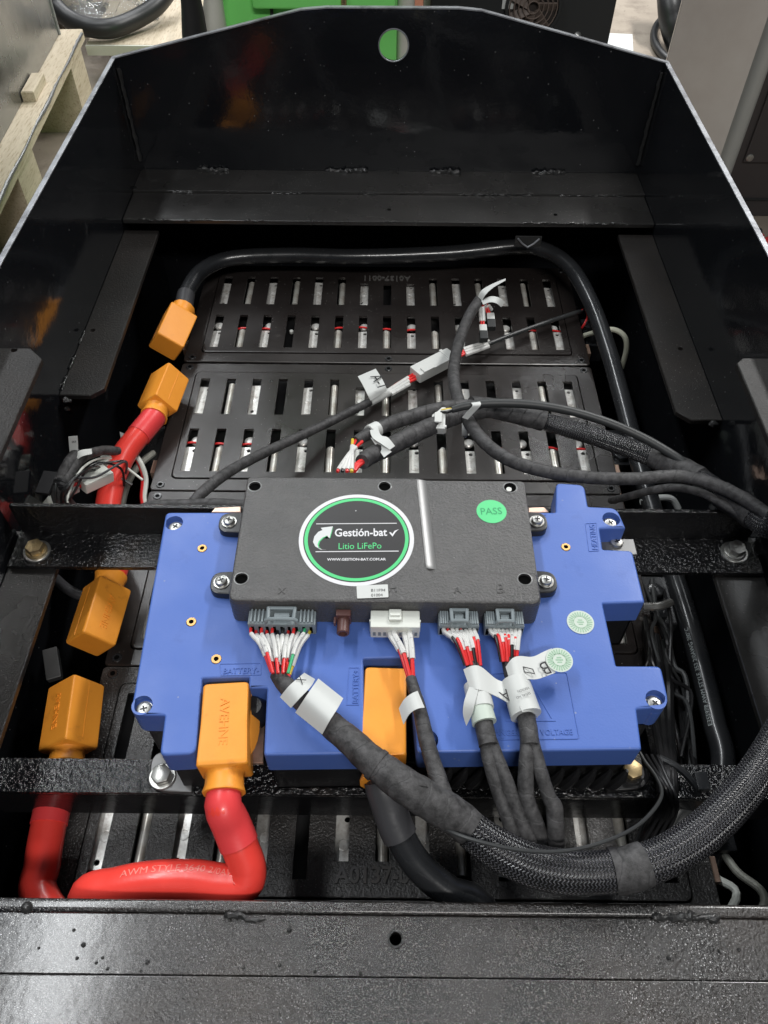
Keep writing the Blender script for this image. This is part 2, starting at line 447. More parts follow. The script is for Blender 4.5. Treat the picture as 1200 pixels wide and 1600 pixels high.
m_green = M('green_sticker', (.10, .62, .24), .4)
m_sgreen = M('logo_green', (.09, .60, .22), .35)
m_sdark = M('logo_dark', (.036, .035, .036), .32)
m_swhite = M('logo_white', (.70, .70, .72), .35)
m_pale = M('pale_green_print', (.30, .47, .33), .5)
m_stamp = M('stamp_paper', (.52, .59, .52), .5)
m_beige = M('translucent_cream_tube', (.55, .55, .44), .35)
m_olive = M('silver_braid', (.34, .34, .30), .45, .3, bump=((1500, .8, .0006),))
m_bg_floor = M('concrete_floor', (.24, .20, .16), .7, bump=((60, .3, .004), (500, .2, .001)), var=((3, .35, .7, (.34, .29, .235)), (14, .5, .8, (.15, .12, .095)), (60, .64, .74, (.07, .058, .048))))
m_wood = M('pallet_wood', (.50, .42, .31), .7, bump=((60, .5, .001),), var=((5, .35, .75, (.62, .53, .41)), (30, .5, .70, (.34, .26, .17)), (2, .58, .8, (.32, .28, .22))), stretch=(9, 1.2, 9))
m_steel = M('brushed_sheet_steel', (.30, .31, .32), .25, .9, bump=((9, .15, .01),), rvar=(7, .15, .36))
m_inox = M('stainless_sheet', (.70, .67, .63), .36, .30, bump=((6, .1, .02),), rvar=(6, .28, .42), var=((4, .4, .7, (.58, .53, .49)),))
m_greenm = M('green_machine_paint', (.24, .80, .20), .40, bump=((20, .1, .003),))
m_charcoal = M('charcoal_cabinet_paint', (.022, .024, .025), .5)
m_brownc = M('brown_cabinet_paint', (.052, .046, .046), .45)
m_rubber = M('black_rubber_hose', (.020, .020, .021), .42, bump=((60, .2, .002),))
m_film = M('clear_plastic_film', (.9, .92, .93), .08, trans=.85, bump=((45, 1.0, .01),))
m_redtool = M('red_tool_plastic', (.62, .05, .05), .4)
m_peach = M('peach_post_paint', (.85, .38, .25), .5)
m_pole = M('pale_pole_paint', (.62, .62, .55), .4)

# ================================================================== SETTING
FLOOR_Z = -0.42
fl = part('floor', box((-5, -2, FLOOR_Z - .05), (5, 9, FLOOR_Z)), m_bg_floor); fl['kind'] = 'structure'

# ------------------------------------------------------------------ tray
XL, XR, YB, RIM = -.2955, .2965, .912, .093
tray = empty('battery_tray', (0, .4, FLOOR_Z), 'open black painted steel battery tray with arched end wall and round lifting hole', 'battery tray')
TH = .0042
# end wall with its arched top and lifting hole, built flat and stood up
prof = [(XL - TH, -.41), (XR + TH, -.41), (XR + TH, RIM)]
pr = PY(1040, 103, YB); pl = PY(180, 94, YB)
a1, a2 = PY(488, 14, YB), PY(735, 16, YB)
arc = [(a2.x + .012, a2.z - .0012), (a2.x - .012, a2.z + .0008), (a1.x + .015, a1.z + .0006), (a1.x - .012, a1.z - .0016)]
prof += arc + [(XL - TH, RIM)]
hc = PY(615, 71, YB)
hole = circle((hc.x, hc.z), .0158, 32)
g = solid(prof, [hole], 0, TH)
g = ([Vector((x, YB + TH - z, y)) for x, y, z in g[0]], [tuple(reversed(f)) for f in g[1]])
bw = part('end_wall', g, m_paint, tray, ang=20)
top = [(XR + TH, RIM)] + arc + [(XL - TH, RIM)]
V, Fc = [], []
for i, (x, z) in enumerate(top):
    V += [(x, YB - .0012, z + .0002), (x, YB + TH + .0004, z + .0002), (x, YB + TH + .0004, z + .0014), (x, YB - .0012, z + .0014)]
for i in range(len(top) - 1):
    for k in range(4): j = (k + 1) % 4; Fc.append((i * 4 + k, i * 4 + j, i * 4 + 4 + j, i * 4 + 4 + k))
part('rim_edge', (V, Fc), m_edge, bw)
hr = [(hc.x + .0158 * math.cos(t * math.pi / 16), hc.z + .0158 * math.sin(t * math.pi / 16)) for t in range(33)]
part('hole_edge', tube(Path([(Vector((x, YB - .0002, z)), .0008) for x, z in hr], None, 1), 6, cap=False), m_edge, bw)
for x0, x1, nm in ((XL - TH, XL, 'left'), (XR, XR + TH, 'right')):
    sw = part('side_wall', box((x0, -.06, -.41), (x1, YB - .0003, RIM)), m_paint, tray)
    part('rim_edge', bbox((x0 - .0003, -.06, RIM + .0002), (x1 + .0003, YB + .004, RIM + .0015), .0004), m_edge, sw)
    # seam and paint runs down the corner
    xc = XL + .002 if nm == 'left' else XR - .002
    part('corner_weld', tube(Path([(Vector((xc, YB - .002, RIM - .008 - k * .006)), .0016 + .0010 * random.random()) for k in range(18)], None, 2), 6, .3), m_weld, tray)
part('tray_bottom', box((XL, -.06, -.41), (XR, YB - .0003, -.385)), m_dark, tray)
part('front_wall', box((XL, -.066, -.41), (XR, -.0602, -.02)), m_paint, tray)
# end ledge: two overlapping plates
LZ = -.028
part('ledge_plate', bbox((XL, .862, LZ - .005), (XR, YB - .0004, LZ), .0008), m_ledge, tray)
part('ledge_plate', bbox((XL + .0005, .803, LZ - .0075), (XR - .0005, .8612, LZ - .0025), .0010), m_ledge, tray)
def weld(x0, y0, x1, y1, z, r=.0026, nm='weld_bead'):
    n = max(3, int((Vector((x1, y1)) - Vector((x0, y0))).length / .0025)); q = []
    for i in range(n + 1):
        t = i / n
        q.append((Vector((x0 + (x1 - x0) * t + random.uniform(-.0005, .0005), y0 + (y1 - y0) * t + random.uniform(-.0012, .0012), z + random.uniform(-.0004, .0004))), r * random.uniform(.55, 1.25) * (0.5 if i in (0, n) else 1)))
    part(nm, tube(Path(q, None, 2), 8, .25), m_weld, tray)
for ua, ub in ((308, 358), (508, 575), (672, 720), (832, 884)):
    a = PY(ua, 262, YB); b = PY(ub, 266, YB); weld(a.x, YB - .003, b.x, YB - .003, LZ + .0005, .0032)
for ua, ub, v_ in ((265, 300, 306), (420, 470, 309), (560, 590, 311), (720, 835, 324), (880, 985, 328)):
    a = P(ua, v_, LZ); b = P(ub, v_, LZ); weld(a.x, .8616, b.x, .8616, LZ - .002, .0011)
for ua, ub in ((212, 265), (285, 330), (380, 410), (600, 625), (815, 900), (905, 985)):
    a = P(ua, 345, LZ); b = P(ub, 348, LZ); weld(a.x, .8035, b.x, .8035, LZ - .0028, .0013)
for u_, v_ in ((608, 327), (868, 335)):
    c = P(u_, v_, LZ - .002); part('ledge_hole', cyl((c.x, c.y, LZ - .0027), .0022, .0005, 14), m_dark, tray)
# side flanges (far pair, low) with clipped corner
def flange(x0, x1, y0, y1, z, inner, clip, holes=(), th=.005, m=None, nm='side_flange'):
    pts = [(x0, y0), (x1, y0), (x1, y1), (x0, y1)]
    out = []
    for i, p in enumerate(pts):
        isin = abs(p[0] - inner) < 1e-6
        c = clip.get(('n' if p[1] == y0 else 'f') if isin else None, 0)
        if c:
            a = Vector(pts[i - 1]); b = Vector(pts[(i + 1) % 4]); q = Vector(p)
            out += [tuple(q + (a - q).normalized() * c), tuple(q + (b - q).normalized() * c)]
        else: out.append(p)
    o = part(nm, solid(out, [circle(h, .0025, 16) for h in holes], z - th, z, .0007, 1), m or m_ledge, tray)
    x = inner; s = 1 if inner < 0 else -1
    return o
FW = .0385
flange(XL, XL + FW, .530, .8025, -.043, XL + FW, {'n': .010}, [tuple(P(145, 516, -.043)[:2])], m=m_flange)
flange(XR - FW, XR, .505, .8025, -.043, XR - FW, {'n': .011}, [tuple(P(1063, 545, -.043)[:2])], m=m_flange)
flange(XL, XL + .0375, -.02, .472, .057, XL + .0375, {'f': .012}, [tuple(P(22, 547, .057)[:2])], m=m_flange)
flange(XR - .0345, XR, -.02, .468, .057, XR - .0345, {'f': .006}, m=m_flange)
flange(XL, XL + FW, .02, .392, -.0655, XL + FW, {})
flange(XR - FW, XR, .02, .392, -.0655, XR - FW, {})
for yy in (.535, .565, .60): weld(XL + .001, yy, XL + .001, yy + .02, -.0425, .0012)
# bead of weld and drips below the flange end
weld(XL + .004, .527, XL + .012, .525, -.046, .003); weld(XL + .003, .5265, XL + .006, .5255, -.056, .0022)
weld(XR - .012, .502, XR - .004, .503, -.046, .003)
# near ledge in the foreground: lip, plate and overlapping plate
ye = P(600, 1407, LZ).y
part('near_ledge_lip', bbox((XL, ye - .0070, LZ - .006), (XR, ye, LZ), .0022, 3), m_front, tray)
hx = P(618, 1467, LZ)
y2 = P(600, 1527, LZ).y
part('near_ledge_plate', solid(rect(XL, y2, XR, ye - .0074), [circle((hx.x, hx.y), .0033, 20)], LZ - .006, LZ - .0006, .0006, 1), m_front, tray)
part('hole_rim', ([v for v in solid(circle((hx.x, hx.y), .0043, 24), [circle((hx.x, hx.y), .0033, 24)], LZ - .0006, LZ + .0003)[0]], solid(circle((hx.x, hx.y), .0043, 24), [circle((hx.x, hx.y), .0033, 24)], LZ - .0006, LZ + .0003)[1]), m_weld, tray)
part('near_ledge_plate', bbox((XL, -.0598, LZ - .006), (XR, y2 - .0004, LZ + .0012), .0009), m_front, tray)
a = P(1020, 1432, LZ); b = P(1125, 1432, LZ); weld(a.x, a.y, b.x, b.y, LZ + .0002, .0022)
a = P(350, 1430, LZ); b = P(415, 1436, LZ); weld(a.x, a.y, b.x, b.y, LZ - .0002, .0018)
for u_, v_, r_ in ((42, 1418, .0042), (115, 1453, .0013), (130, 1476, .0018), (120, 1497, .0013), (160, 1496, .0012), (150, 1504, .0012), (230, 1503, .0015), (452, 1453, .0018), (437, 1508, .0013), (492, 1518, .0012), (563, 1521, .0014), (380, 1512, .0012), (1045, 1497, .0016), (1124, 1486, .0012), (1155, 1484, .0013), (60, 1481, .0011), (168, 1513, .0011), (220, 1517, .0010)):
    r_ *= .75; c = P(u_, v_, LZ); part('spatter_bead', lathe((c.x, c.y, LZ - .001), [(r_, 0), (r_, r_ * .5), (r_ * .8, r_ * .95), (r_ * .35, r_ * 1.25)], 10), m_weld, tray)
# small cable anchor on the end wall
c = PY(825, 376, .800)
part('cable_anchor', bbox((c.x - .015, .7985, c.z - .007), (c.x + .015, .8005, c.z + .006), .0006), m_weld, tray)
part('anchor_rib', tube(Path([(Vector((c.x - .012, .7975, c.z + .004)), .0011), (Vector((c.x, .7965, c.z - .006)), .0011), (Vector((c.x + .012, .7975, c.z + .004)), .0011)], None, 2), 6), m_edge, tray)

# ------------------------------------------------------------------ shared fasteners
def phillips(r=.0048, h=.0022):
    return lathe((0, 0, 0), [(r, 0), (r, h * .45), (r * .9, h * .8), (r * .6, h)], 20)
me_screw = mesh(*phillips()); me_screw.materials.append(m_zinc)
me_screw2 = mesh(*phillips(.0040, .0026)); me_screw2.materials.append(m_zinc)
me_slot = mesh(*join(box((-.0020, -.00045, 0), (.0020, .00045, .0002)), box((-.00045, -.0020, .00002), (.00045, .0020, .00022)))); me_slot.materials.append(m_print)
me_wash = mesh(*solid(circle((0, 0), .0052, 24), [circle((0, 0), .002, 12)], 0, .0007)); me_wash.materials.append(m_zinc)
def hexmesh(af, h, mt, bev=.0006):
    r = af / math.sqrt(3); g_ = cyl((0, 0, 0), r, h, 6); return mesh(*bevelled(g_, bev, 2, 20)), mt
me_hex = mesh(*bevelled(cyl((0, 0, 0), .0066, .0052, 6), .0007, 2, 20)); me_hex.materials.append(m_zinc)
me_hexg = mesh(*bevelled(cyl((0, 0, 0), .0066, .0050, 6), .0007, 2, 20)); me_hexg.materials.append(m_gold)
me_hexk = mesh(*bevelled(cyl((0, 0, 0), .0072, .0055, 6), .0008, 2, 20)); me_hexk.materials.append(m_blackcab)
def screw(parent, p, me=None, rot=0.4, name='screw'):
    o = link(name, me or me_screw, None, parent, p, (0, 0, rot))
    hgt = max(v.co.z for v in o.data.vertices)
    link('cross_recess', me_slot, None, o, (p[0], p[1], p[2] + hgt + .0001))
    return o

# ------------------------------------------------------------------ cross beams
def bolt_stack(parent, p, washer_r, mat_w, hexaf, hexh, stud_r, stud_h, mh):
    part('washer', solid(circle((p.x, p.y), washer_r, 32), [circle((p.x, p.y), stud_r, 16)], p.z, p.z + .0016, .0005, 1), mat_w, parent)
    n = part('nut', xf(bevelled(cyl((0, 0, 0), hexaf / math.sqrt(3), hexh, 6), .0009, 2, 20), Matrix.Translation((p.x, p.y, p.z + .0016)) @ Matrix.Rotation(.4, 4, 'Z')), mh, parent)
    part('nut_collar', lathe((p.x, p.y, p.z + .0014), [(hexaf * .68, 0), (hexaf * .66, .0012), (hexaf * .5, .0022)], 24), mh, n)
    part('stud', cyl((p.x, p.y, p.z + .001), stud_r, hexh + stud_h, 16, wd=.0005), m_weld, n)
BZ = -.060
yc, yf = P(600, 838, BZ).y, P(600, 890, BZ).y
rb = empty('cross_beam', (0, yf, BZ - .005), 'black angle iron cross beam bolted behind the blue box with its upright flange', 'cross beam', 'cross beams of the tray')
part('flat_flange', bbox((XL + .002, yf, BZ - .0045), (XR - .002, yc + .004, BZ), .0009), m_beam, rb)
part('upright_flange', bbox((XL + .005, yc + .0002, BZ + .0002), (XR - .005, yc + .004, -.027), .0009), m_beam, rb)
p = P(58, 862, BZ); bolt_stack(rb, p, .0106, m_zinc, .0125, .007, .0036, .0005, m_gold)
p = P(1147, 864, BZ); bolt_stack(rb, p, .0106, m_zinc, .0125, .007, .0036, .0005, m_zinc)
yn = P(600, 1243, BZ).y; yb2 = P(600, 1189, BZ).y
fb = empty('cross_beam', (0, yn, BZ - .04), 'black angle iron cross beam in front of the blue box carrying its bolted feet', 'cross beam', 'cross beams of the tray')
part('flat_flange', bbox((XL + .002, yn, BZ - .0045), (XR - .002, yb2, BZ), .0010), m_beam, fb)
m_beamf = M('smooth_black_paint', (.008, .008, .009), .22, bump=((40, .3, .003),))
part('down_flange', bbox((XL + .040, yn + .0003, BZ - .040), (XR - .040, yn + .0045, BZ - .0047), .0008), m_beamf, fb)

# ------------------------------------------------------------------ battery modules
MZ = -.120; PITCHX = .02755; MW = .2225; MD = .0915
mod_y = [.7635, .5770, .3925, .2085]
mod_lab = ['slotted battery module beneath the far ledge, its moulded part number upside down',
           'slotted battery module between the far module and the rear cross beam',
           'battery module mostly hidden beneath the blue junction box',
           'grained battery module under the red cable loop, showing moulded A0137 upright']
holes = []
for row in (-1, 1):
    for k in range(15):
        x = (k - 7) * PITCHX; yy = row * .0392
        holes.append(rect(x - .0047, yy - .0290, x + .0047, yy + .0290) if row < 0 else rect(x - .0047, yy - .0285, x + .0047, yy + (.0145 if k in (6, 7, 8) else .0262)))
pan_out = rounded(rect(-.2045, -.0765, .2045, .0765), .006)
me_panel = mesh(*solid(pan_out, holes, MZ - .0028, MZ, .0008, 2), ang=25)
frame_h = rounded(rect(-.2056, -.0776, .2056, .0776), .0065)
me_frame = mesh(*solid(rounded(rect(-MW, -MD, MW, MD), .004), [frame_h], MZ - .0035, MZ - .0013, .0006, 1), ang=25)
me_under = mesh(*box((-.2150, -.0885, -.36), (.2150, .0885, MZ - .019)))
for mm in (me_under,): mm.materials.append(m_cell)
me_bus = mesh(*solid(rect(-.0075, -.0215, .0075, .0215), [circle((.0022, .0165), .0021, 12)], 0, .0016, .0004, 1)); me_bus.materials.append(m_alu)
me_disc = mesh(*lathe((0, 0, 0), [(.0042, 0), (.0040, .0003), (.0030, .0004), (.0028, .0001)], 16)); me_disc.materials.append(m_alu)
def halfrod(r, l):
    V = []; n = 10
    for y in (-l / 2, l / 2):
        V += [(r * math.cos(math.pi * i / n), y, r * math.sin(math.pi * i / n)) for i in range(n + 1)]
    Fc = [(i + 1, i, n + 1 + i, n + 2 + i) for i in range(n)] + [tuple(range(n + 1)), tuple(reversed(range(n + 1, 2 * n + 2))), (0, n, 2 * n + 1, n + 1)]
    return V, Fc
me_rod = mesh(*halfrod(.0042, .046)); me_rod.materials.append(m_rod)
me_rodb = mesh(*halfrod(.0048, .041)); me_rodb.materials.append(m_rod)
me_cap2 = mesh(*lathe((0, 0, 0), [(.0024, 0), (.0025, .0028), (.0018, .0036), (.0010, .0040)], 14)); me_cap2.materials.append(m_cap)
me_nut = mesh(*lathe((0, 0, 0), [(.0056, 0), (.0056, .002), (.0045, .003), (.002, .0033)], 16)); me_nut.materials.append(m_alu)
me_wire = mesh(*tube(Path([(Vector((-.0085, 0, 0)), .0011), (Vector((0, .0008, .0006)), .0011), (Vector((.0085, -.0003, 0)), .0011)], None, 4), 8)); me_wire.materials.append(m_wred)
me_mscrew = mesh(*solid(circle((0, 0), .0040, 20), [circle((0, 0), .0021, 12)], 0, .0009, .0004, 1)); me_mscrew.materials.append(m_blackcab)
me_mrec = mesh(*cyl((0, 0, 0), .0021, .0003, 12)); me_mrec.materials.append(m_dark)
missing = {(0, 0, 7), (0, 1, 3), (1, 0, 3), (1, 0, 11), (3, 0, 5)}
rnd = random.Random(4)
for mi, my in enumerate(mod_y):
    t = empty('battery_module', (0, my, -.36), mod_lab[mi], 'battery module', 'battery modules in the tray')
    flip = mi == 3
    rz = math.pi if flip else 0
    mp = m_plate4 if flip else m_plate
    for nm, me0 in (('frame_plate', me_frame), ('slotted_panel', me_panel)):
        me1 = me0.copy() if flip else me0
        if flip: me1.materials.clear()
        if not me1.materials: me1.materials.append(mp)
        flat_faces(link(nm, me1, None, t, (0, my, 0), (0, 0, rz)))
    link('cell_block', me_under, None, t, (0, my, 0))
    if mi == 2:
        cols = (0, 14)
    else: cols = range(15)
    for row in (0, 1):                       # row 0: towards the text; row 1: the other
        for k in cols:
            sgn = -1 if flip else 1
            x = (k - 7) * PITCHX; yy = my + sgn * (.0392 if row == 0 else -.0392)
            if flip and row == 1: continue
            if (mi, row, k) in missing:
                if row == 1: link('terminal_cap', me_cap2, None, t, (x + rnd.uniform(-.001, .001), yy + .012, MZ - .012))
                continue
            dx = rnd.uniform(-.0012, .0012); dy = rnd.uniform(-.003, .002); dz = rnd.uniform(-.001, .0006)
            if row == 0:
                if k % 2 == 0:
                    o = link('busbar', me_bus, None, t, (x + dx, yy + .0015 + dy, MZ - .0080 + dz), (rnd.uniform(-.06, .06), rnd.uniform(-.1, .1), rnd.choice((0, math.pi))))
                    link('stud_disc', me_disc, None, o, (x + dx, yy - .002 + dy - .001, MZ - .0063 + dz))
                    o.children[0].location = (0, -.001, .00165)
                else:
                    link('terminal_rod', me_rod, None, t, (x + dx, yy + .0015 + dy, MZ - .0090 + dz), (rnd.uniform(-.04, .04), 0, 0))
            else:
                if k % 2 == 0:
                    o = link('busbar', me_bus, None, t, (x + dx, yy - .0125 + dy * .5, MZ - .0080 + dz), (rnd.uniform(-.05, .05), rnd.uniform(-.1, .1), 0))
                    link('stud_disc', me_disc, None, o, (0, 0, 0)); o.children[0].location = (0, -.004, .00165)
                    link('nut', me_nut, None, t, (x + rnd.uniform(-.002, .002), yy + .0215, MZ - .0120))
                else:
                    link('terminal_rod', me_rodb, None, t, (x + dx, yy - .0120 + dy * .5, MZ - .0092 + dz))
                    link('terminal_cap', me_cap2, None, t, (x + dx * 2, yy + .0125, MZ - .0125))
                if rnd.random() < .42: link('sense_wire', me_wire, None, t, (x, yy + .0125 + rnd.uniform(-.003, .002), MZ - .0062), (0, rnd.uniform(-.1, .1), rnd.uniform(-.15, .15)))
    for sx, sy in ((-.2135, .0850), (-.2135, -.0850), (.2135, .0850), (.2135, -.0850), (.002, .0850), (.002, -.0850)):
        link('frame_screw', me_mscrew, None, t, (sx, my + sy, MZ - .0013)); link('screw_recess', me_mrec, None, t, (sx, my + sy, MZ - .0008))
    # moulded part number
    if mi in (0, 3):
        if mi == 0: a, b = Vector((.0330, my + .0700, MZ)), Vector((-.0330, my + .0700, MZ)); s_ = 'A0137-0011'; ln = Vector((-.052, 0, 0)) + Vector((a)); a = Vector((.028, my + .0680, MZ)); b = Vector((-.028, my + .0680, MZ))
        else: a, b = P(522, 1380, MZ), P(684, 1381, MZ); s_ = 'A0137-0011'
        lettering(s_, a, b, m_mould, t, hscale=1.05, ext=.0014, bold=.016)
    # side terminals with two bolts each
    for sx in (-1, 1):
        if mi == 3 and sx < 0: continue
        tb = part('terminal_block', bbox((sx * .2230 if sx > 0 else -.2500, my - .040, MZ - .040), (.2500 if sx > 0 else -.2230, my + .010, MZ - .016), .002), m_blackcab, t)
        if sx > 0 or mi == 2:
            for yy in (-.030, -.008):
                link('terminal_bolt', me_hexk, None, tb, (sx * .2360, my + yy, MZ - .016), (0, 0, rnd.random()))
        part('terminal_lug', bbox((min(sx * .2225, sx * .2300), my - .062, MZ - .024), (max(sx * .2225, sx * .2300), my - .045, MZ - .010), .0006), m_copper if rnd.random() < .6 else m_weld, t)
# copper strip edge along the second module, far side of the right wall
ce = part('busbar_edge', bbox((.2232, .470, MZ - .030), (.2252, .545, MZ - .008), .0004), m_copper, bpy.data.objects['battery_module.001'])

# ------------------------------------------------------------------ blue junction box
jb = empty('junction_box', (0, .27, BZ), 'wide blue plastic junction box cover with notched edges on a black vented base', 'junction box')
def Q(u, v, z=0.0): p_ = P(u, v, z); return (p_.x, p_.y)
out_px = [(259, 800, .004), (868, 800, .001), (869, 754, .004), (913, 757, .005), (919, 791, .001), (964, 793, .006), (978, 825, .001), (937, 826, .001),
          (942, 858, .001), (988, 860, .003), (1008, 941, .0015), (942, 943, .0008), (963, 1040, .0008), (1033, 1040, .004), (1047, 1104, .007), (995, 1108, .0008),
          (1003, 1171, .0015), (652, 1176, .003), (637, 1027, .0008), (568, 1029, .0008), (570, 1178, .002), (412, 1180, .002), (417, 1075, .0008), (388, 1075, .0006), (389, 1058, .0006),
          (316, 1060, .0006), (306, 1178, .005), (249, 1181, .004), (257, 1118, .0008), (203, 1117, .006)]
pts = [Q(u, v) for u, v, r_ in out_px]
outline = rounded(pts, [r_ for u, v, r_ in out_px], 4)
scr = [(272, 817), (955, 811), (222, 1102), (1025, 1093), (668, 1156)]
sh = [circle(Q(u, v), .0063, 24) for u, v in scr]
cover = part('cover', solid(outline, sh, -.0225, 0, .0016, 3), m_blue, jb, ang=50)
for u, v in scr:
    c = Q(u, v); part('counterbore', cyl((c[0], c[1], -.0075), .0064, .0015, 24), m_blue, cover)
    link('washer', me_wash, None, cover, (c[0], c[1], -.0060)); screw(cover, (c[0] + .0003, c[1] - .0006, -.0053), rot=rnd.random() * 1.5)
for u, v in ((316, 857), (299, 972), (338, 1030), (884, 855)):
    c = Q(u, v); part('brass_insert', solid(circle(c, .0033, 20), [circle(c, .0016, 14)], -.002, .0006, .0003, 1), m_brass, cover)
    part('insert_bore', cyl((c[0], c[1], -.001), .0016, .0011, 14), m_dark, cover)
def frame_line(px, wdt, z, mat, parent, nm, r_=0.002, h=.0005):
    q = ccw(rounded([Q(u, v) for u, v in px], r_, 4)); i_ = inset(q, wdt)
    return part(nm, solid(q, [i_], z - .0001, z + h), mat, parent)
frame_line([(769, 1052), (886, 1050), (906, 1155), (743, 1157)], .0005, 0, m_blue, cover, 'panel_border')
frame_line([(790, 1127), (828, 1060), (868, 1127)], .0014, 0, m_blue, cover, 'warning_triangle', 0)
lettering('DANGER HIGH VOLTAGE', P(766, 1150, 0), P(895, 1148, 0), m_blue, cover, ext=.0005, hscale=1.15, bold=.01)
frame_line([(345, 1056), (343, 1037), (408, 1036), (408, 1055)], .0004, 0, m_blue, cover, 'word_border', 0, .0004)
lettering('BATTERY-', P(349, 1053, 0), P(404, 1052, 0), m_blue, cover, ext=.0006, hscale=1.1)
frame_line([(541, 1102), (545, 1043), (562, 1043), (561, 1102)], .0004, 0, m_blue, cover, 'word_border', 0, .0004)
lettering('BATTERY+', P(559, 1099, 0), P(560, 1047, 0), m_blue, cover, ext=.0006, hscale=.95)
frame_line([(920, 862), (914, 818), (932, 817), (936, 861)], .0004, 0, m_blue, cover, 'word_border', 0, .0004)
lettering('HEATING', P(934, 859, 0), P(929, 820, 0), m_blue, cover, ext=.0006, hscale=1.0)
frame_line([(840, 805), (854, 804), (854, 816), (842, 817)], .0004, 0, m_blue, cover, 'word_border', 0, .0004)
def stamp(u, v, z, r_, parent):
    c = Q(u, v, z); s_ = part('round_sticker', decal(circle(c, r_, 36), z), m_stamp, parent)
    part('sticker_ring', ring(c, r_ * .48, r_ * .53, z + .00015, n=36), m_pale, s_)
    V_, F_ = [], []
    for k in range(26):
        a_ = 2 * math.pi * k / 26; g_ = xf(box((-.0004, -.0013 if k % 3 else -.0019, -.0001), (.0004, .0013, .00005)), Matrix.Translation((c[0] + r_ * .72 * math.cos(a_), c[1] + r_ * .72 * math.sin(a_), z + .0001)) @ Matrix.Rotation(a_ - math.pi / 2, 4, 'Z'))
        V_, F_ = join((V_, F_), g_)
    part('sticker_print', (V_, F_), m_pale, s_)
    part('sticker_mark', join(box((c[0] - .0022, c[1] - .0005, z), (c[0] + .0022, c[1] + .0005, z + .00015)), box((c[0] - .0014, c[1] - .002, z), (c[0] + .0014, c[1] - .0012, z + .00014)), box((c[0] - .0014, c[1] + .0012, z), (c[0] + .0014, c[1] + .002, z + .00014))), m_pale, s_)
    return s_
stamp(907, 972, .0004, .0088, cover)
base = part('base', solid(inset(ccw(outline), .0030), [], BZ + .0012, -.0227), m_base, jb, ang=50)
yfr = P(600, 1178, 0).y + .0030
for k in range(13):
    x = P(668 + k * 24.5, 1215, -.04).x
    g_ = tube(Path([(Vector((x + .0036, yfr - .0008, -.0270)), .0012), (Vector((x + .0020, yfr - .0020, -.0350)), .0034), (Vector((x - .0018, yfr - .0026, -.0455)), .0040), (Vector((x - .0034, yfr - .0010, -.0510)), .0024)], None, 4), 8)
    part('louver', g_, m_base, base)
# bolted feet
def foot(px, u, v, mesh_, nm, m):
    f_ = part('mounting_foot', solid(rounded([Q(a_, b_, BZ + .004) for a_, b_ in px], [.001, .014, .014, .001], 6), [], BZ + .0004, BZ + .0042, .0008, 2), m, base)
    p_ = P(u, v, BZ + .0045); part('washer', solid(circle((p_.x, p_.y), .0085, 28), [], BZ + .0043, BZ + .0056, .0005, 1), m_zinc if m is not m_base else m_base, f_)
    link(nm, mesh_, None, f_, (p_.x, p_.y, BZ + .0056), (0, 0, .3)); return f_
m_foot = M('grey_bracket_steel', (.16, .16, .16), .42, .5)
foot([(300, 1176), (236, 1172), (234, 1236), (300, 1238)], 254, 1214, me_hex, 'hex_bolt', m_foot)
foot([(945, 1176), (1013, 1176), (1016, 1232), (948, 1236)], 986, 1206, me_hexg, 'hex_bolt', m_base)
# terminal strips seen in the notches
for px, z_ in (([(388, 1100), (415, 1100), (411, 1192), (392, 1192)], -.026), ([(330, 800), (376, 800), (376, 791), (336, 793)], -.018), ([(826, 800), (858, 800), (850, 792), (826, 793)], -.018)):
    part('terminal_strip', solid([Q(u, v, z_) for u, v in px], [], z_ - .003, z_, .0004, 1), m_copper, jb)
part('terminal_strip', solid([Q(u, v, -.016) for u, v in [(936, 842), (990, 842), (996, 866), (940, 868)]], [], -.0185, -.016, .0004, 1), m_foot, jb)
c = P(963, 849, -.016); screw(jb, (c.x, c.y, -.0155), me_screw)
part('terminal_bush', lathe((*Q(398, 1120, -.024), -.022), [(.010, 0), (.010, .006), (.007, .012), (.006, .014)], 20), m_base, jb)

# ------------------------------------------------------------------ control unit
BX0, BX1, BY0, BY1, BT, HT = -.0982, .0986, .2680, .3728, .025, .0226
cu = empty('control_unit', (0, .32, 0), 'black textured control unit with round green-ringed company sticker on the blue box', 'control unit')
def W2(u, v, z=BT): p_ = P(u, v, z); return (p_.x, p_.y)
rim_px = rounded(rect(BX0, BY0, BX1, BY1), [.006, .006, .004, .004], 5)
nk = [(W2(372, 903), .0068), (W2(825, 906), .0068)]
body = part('housing', solid(rim_px, [], .0012, HT, .0012, 2), m_bms, cu, ang=40)
xr = P(652, 742, BT).x; yr = P(700, 893, BT).y
Lsh = [(BX0, BY0), (BX1, BY0), (BX1 - .0005, P(840, 893, BT).y), (P(668, 893, BT).x, yr), (xr, BY1), (BX0, BY1)]
bolt_h = [W2(398, 760), W2(601, 760), W2(377, 904), W2(820, 905)]
lid = part('lid', solid(rounded(inset(ccw(Lsh), .0003), [.006, .006, .003, .006, .002, .004], 5), [circle(h_, .0042, 24) for h_ in bolt_h], HT - .0002, BT, .0016, 4), m_bms, cu, ang=50)
for h_ in bolt_h:
    part('hole_collar', solid(circle(h_, .0050, 28), [circle(h_, .0042, 24)], BT - .0012, BT + .0002, .0003, 2), m_bmsR, lid)
    part('bolt_hole', cyl((h_[0], h_[1], HT + .0001), .0043, .0006, 20), m_dark, lid)
h_ = W2(797, 762, HT)
part('hole_collar', solid(circle(h_, .0052, 28), [circle(h_, .0043, 24)], HT - .0002, HT + .0004, .0002, 2), m_bmsR, lid)
part('bolt_hole', cyl((h_[0], h_[1], HT - .0002), .0043, .0004, 20), m_dark, lid)
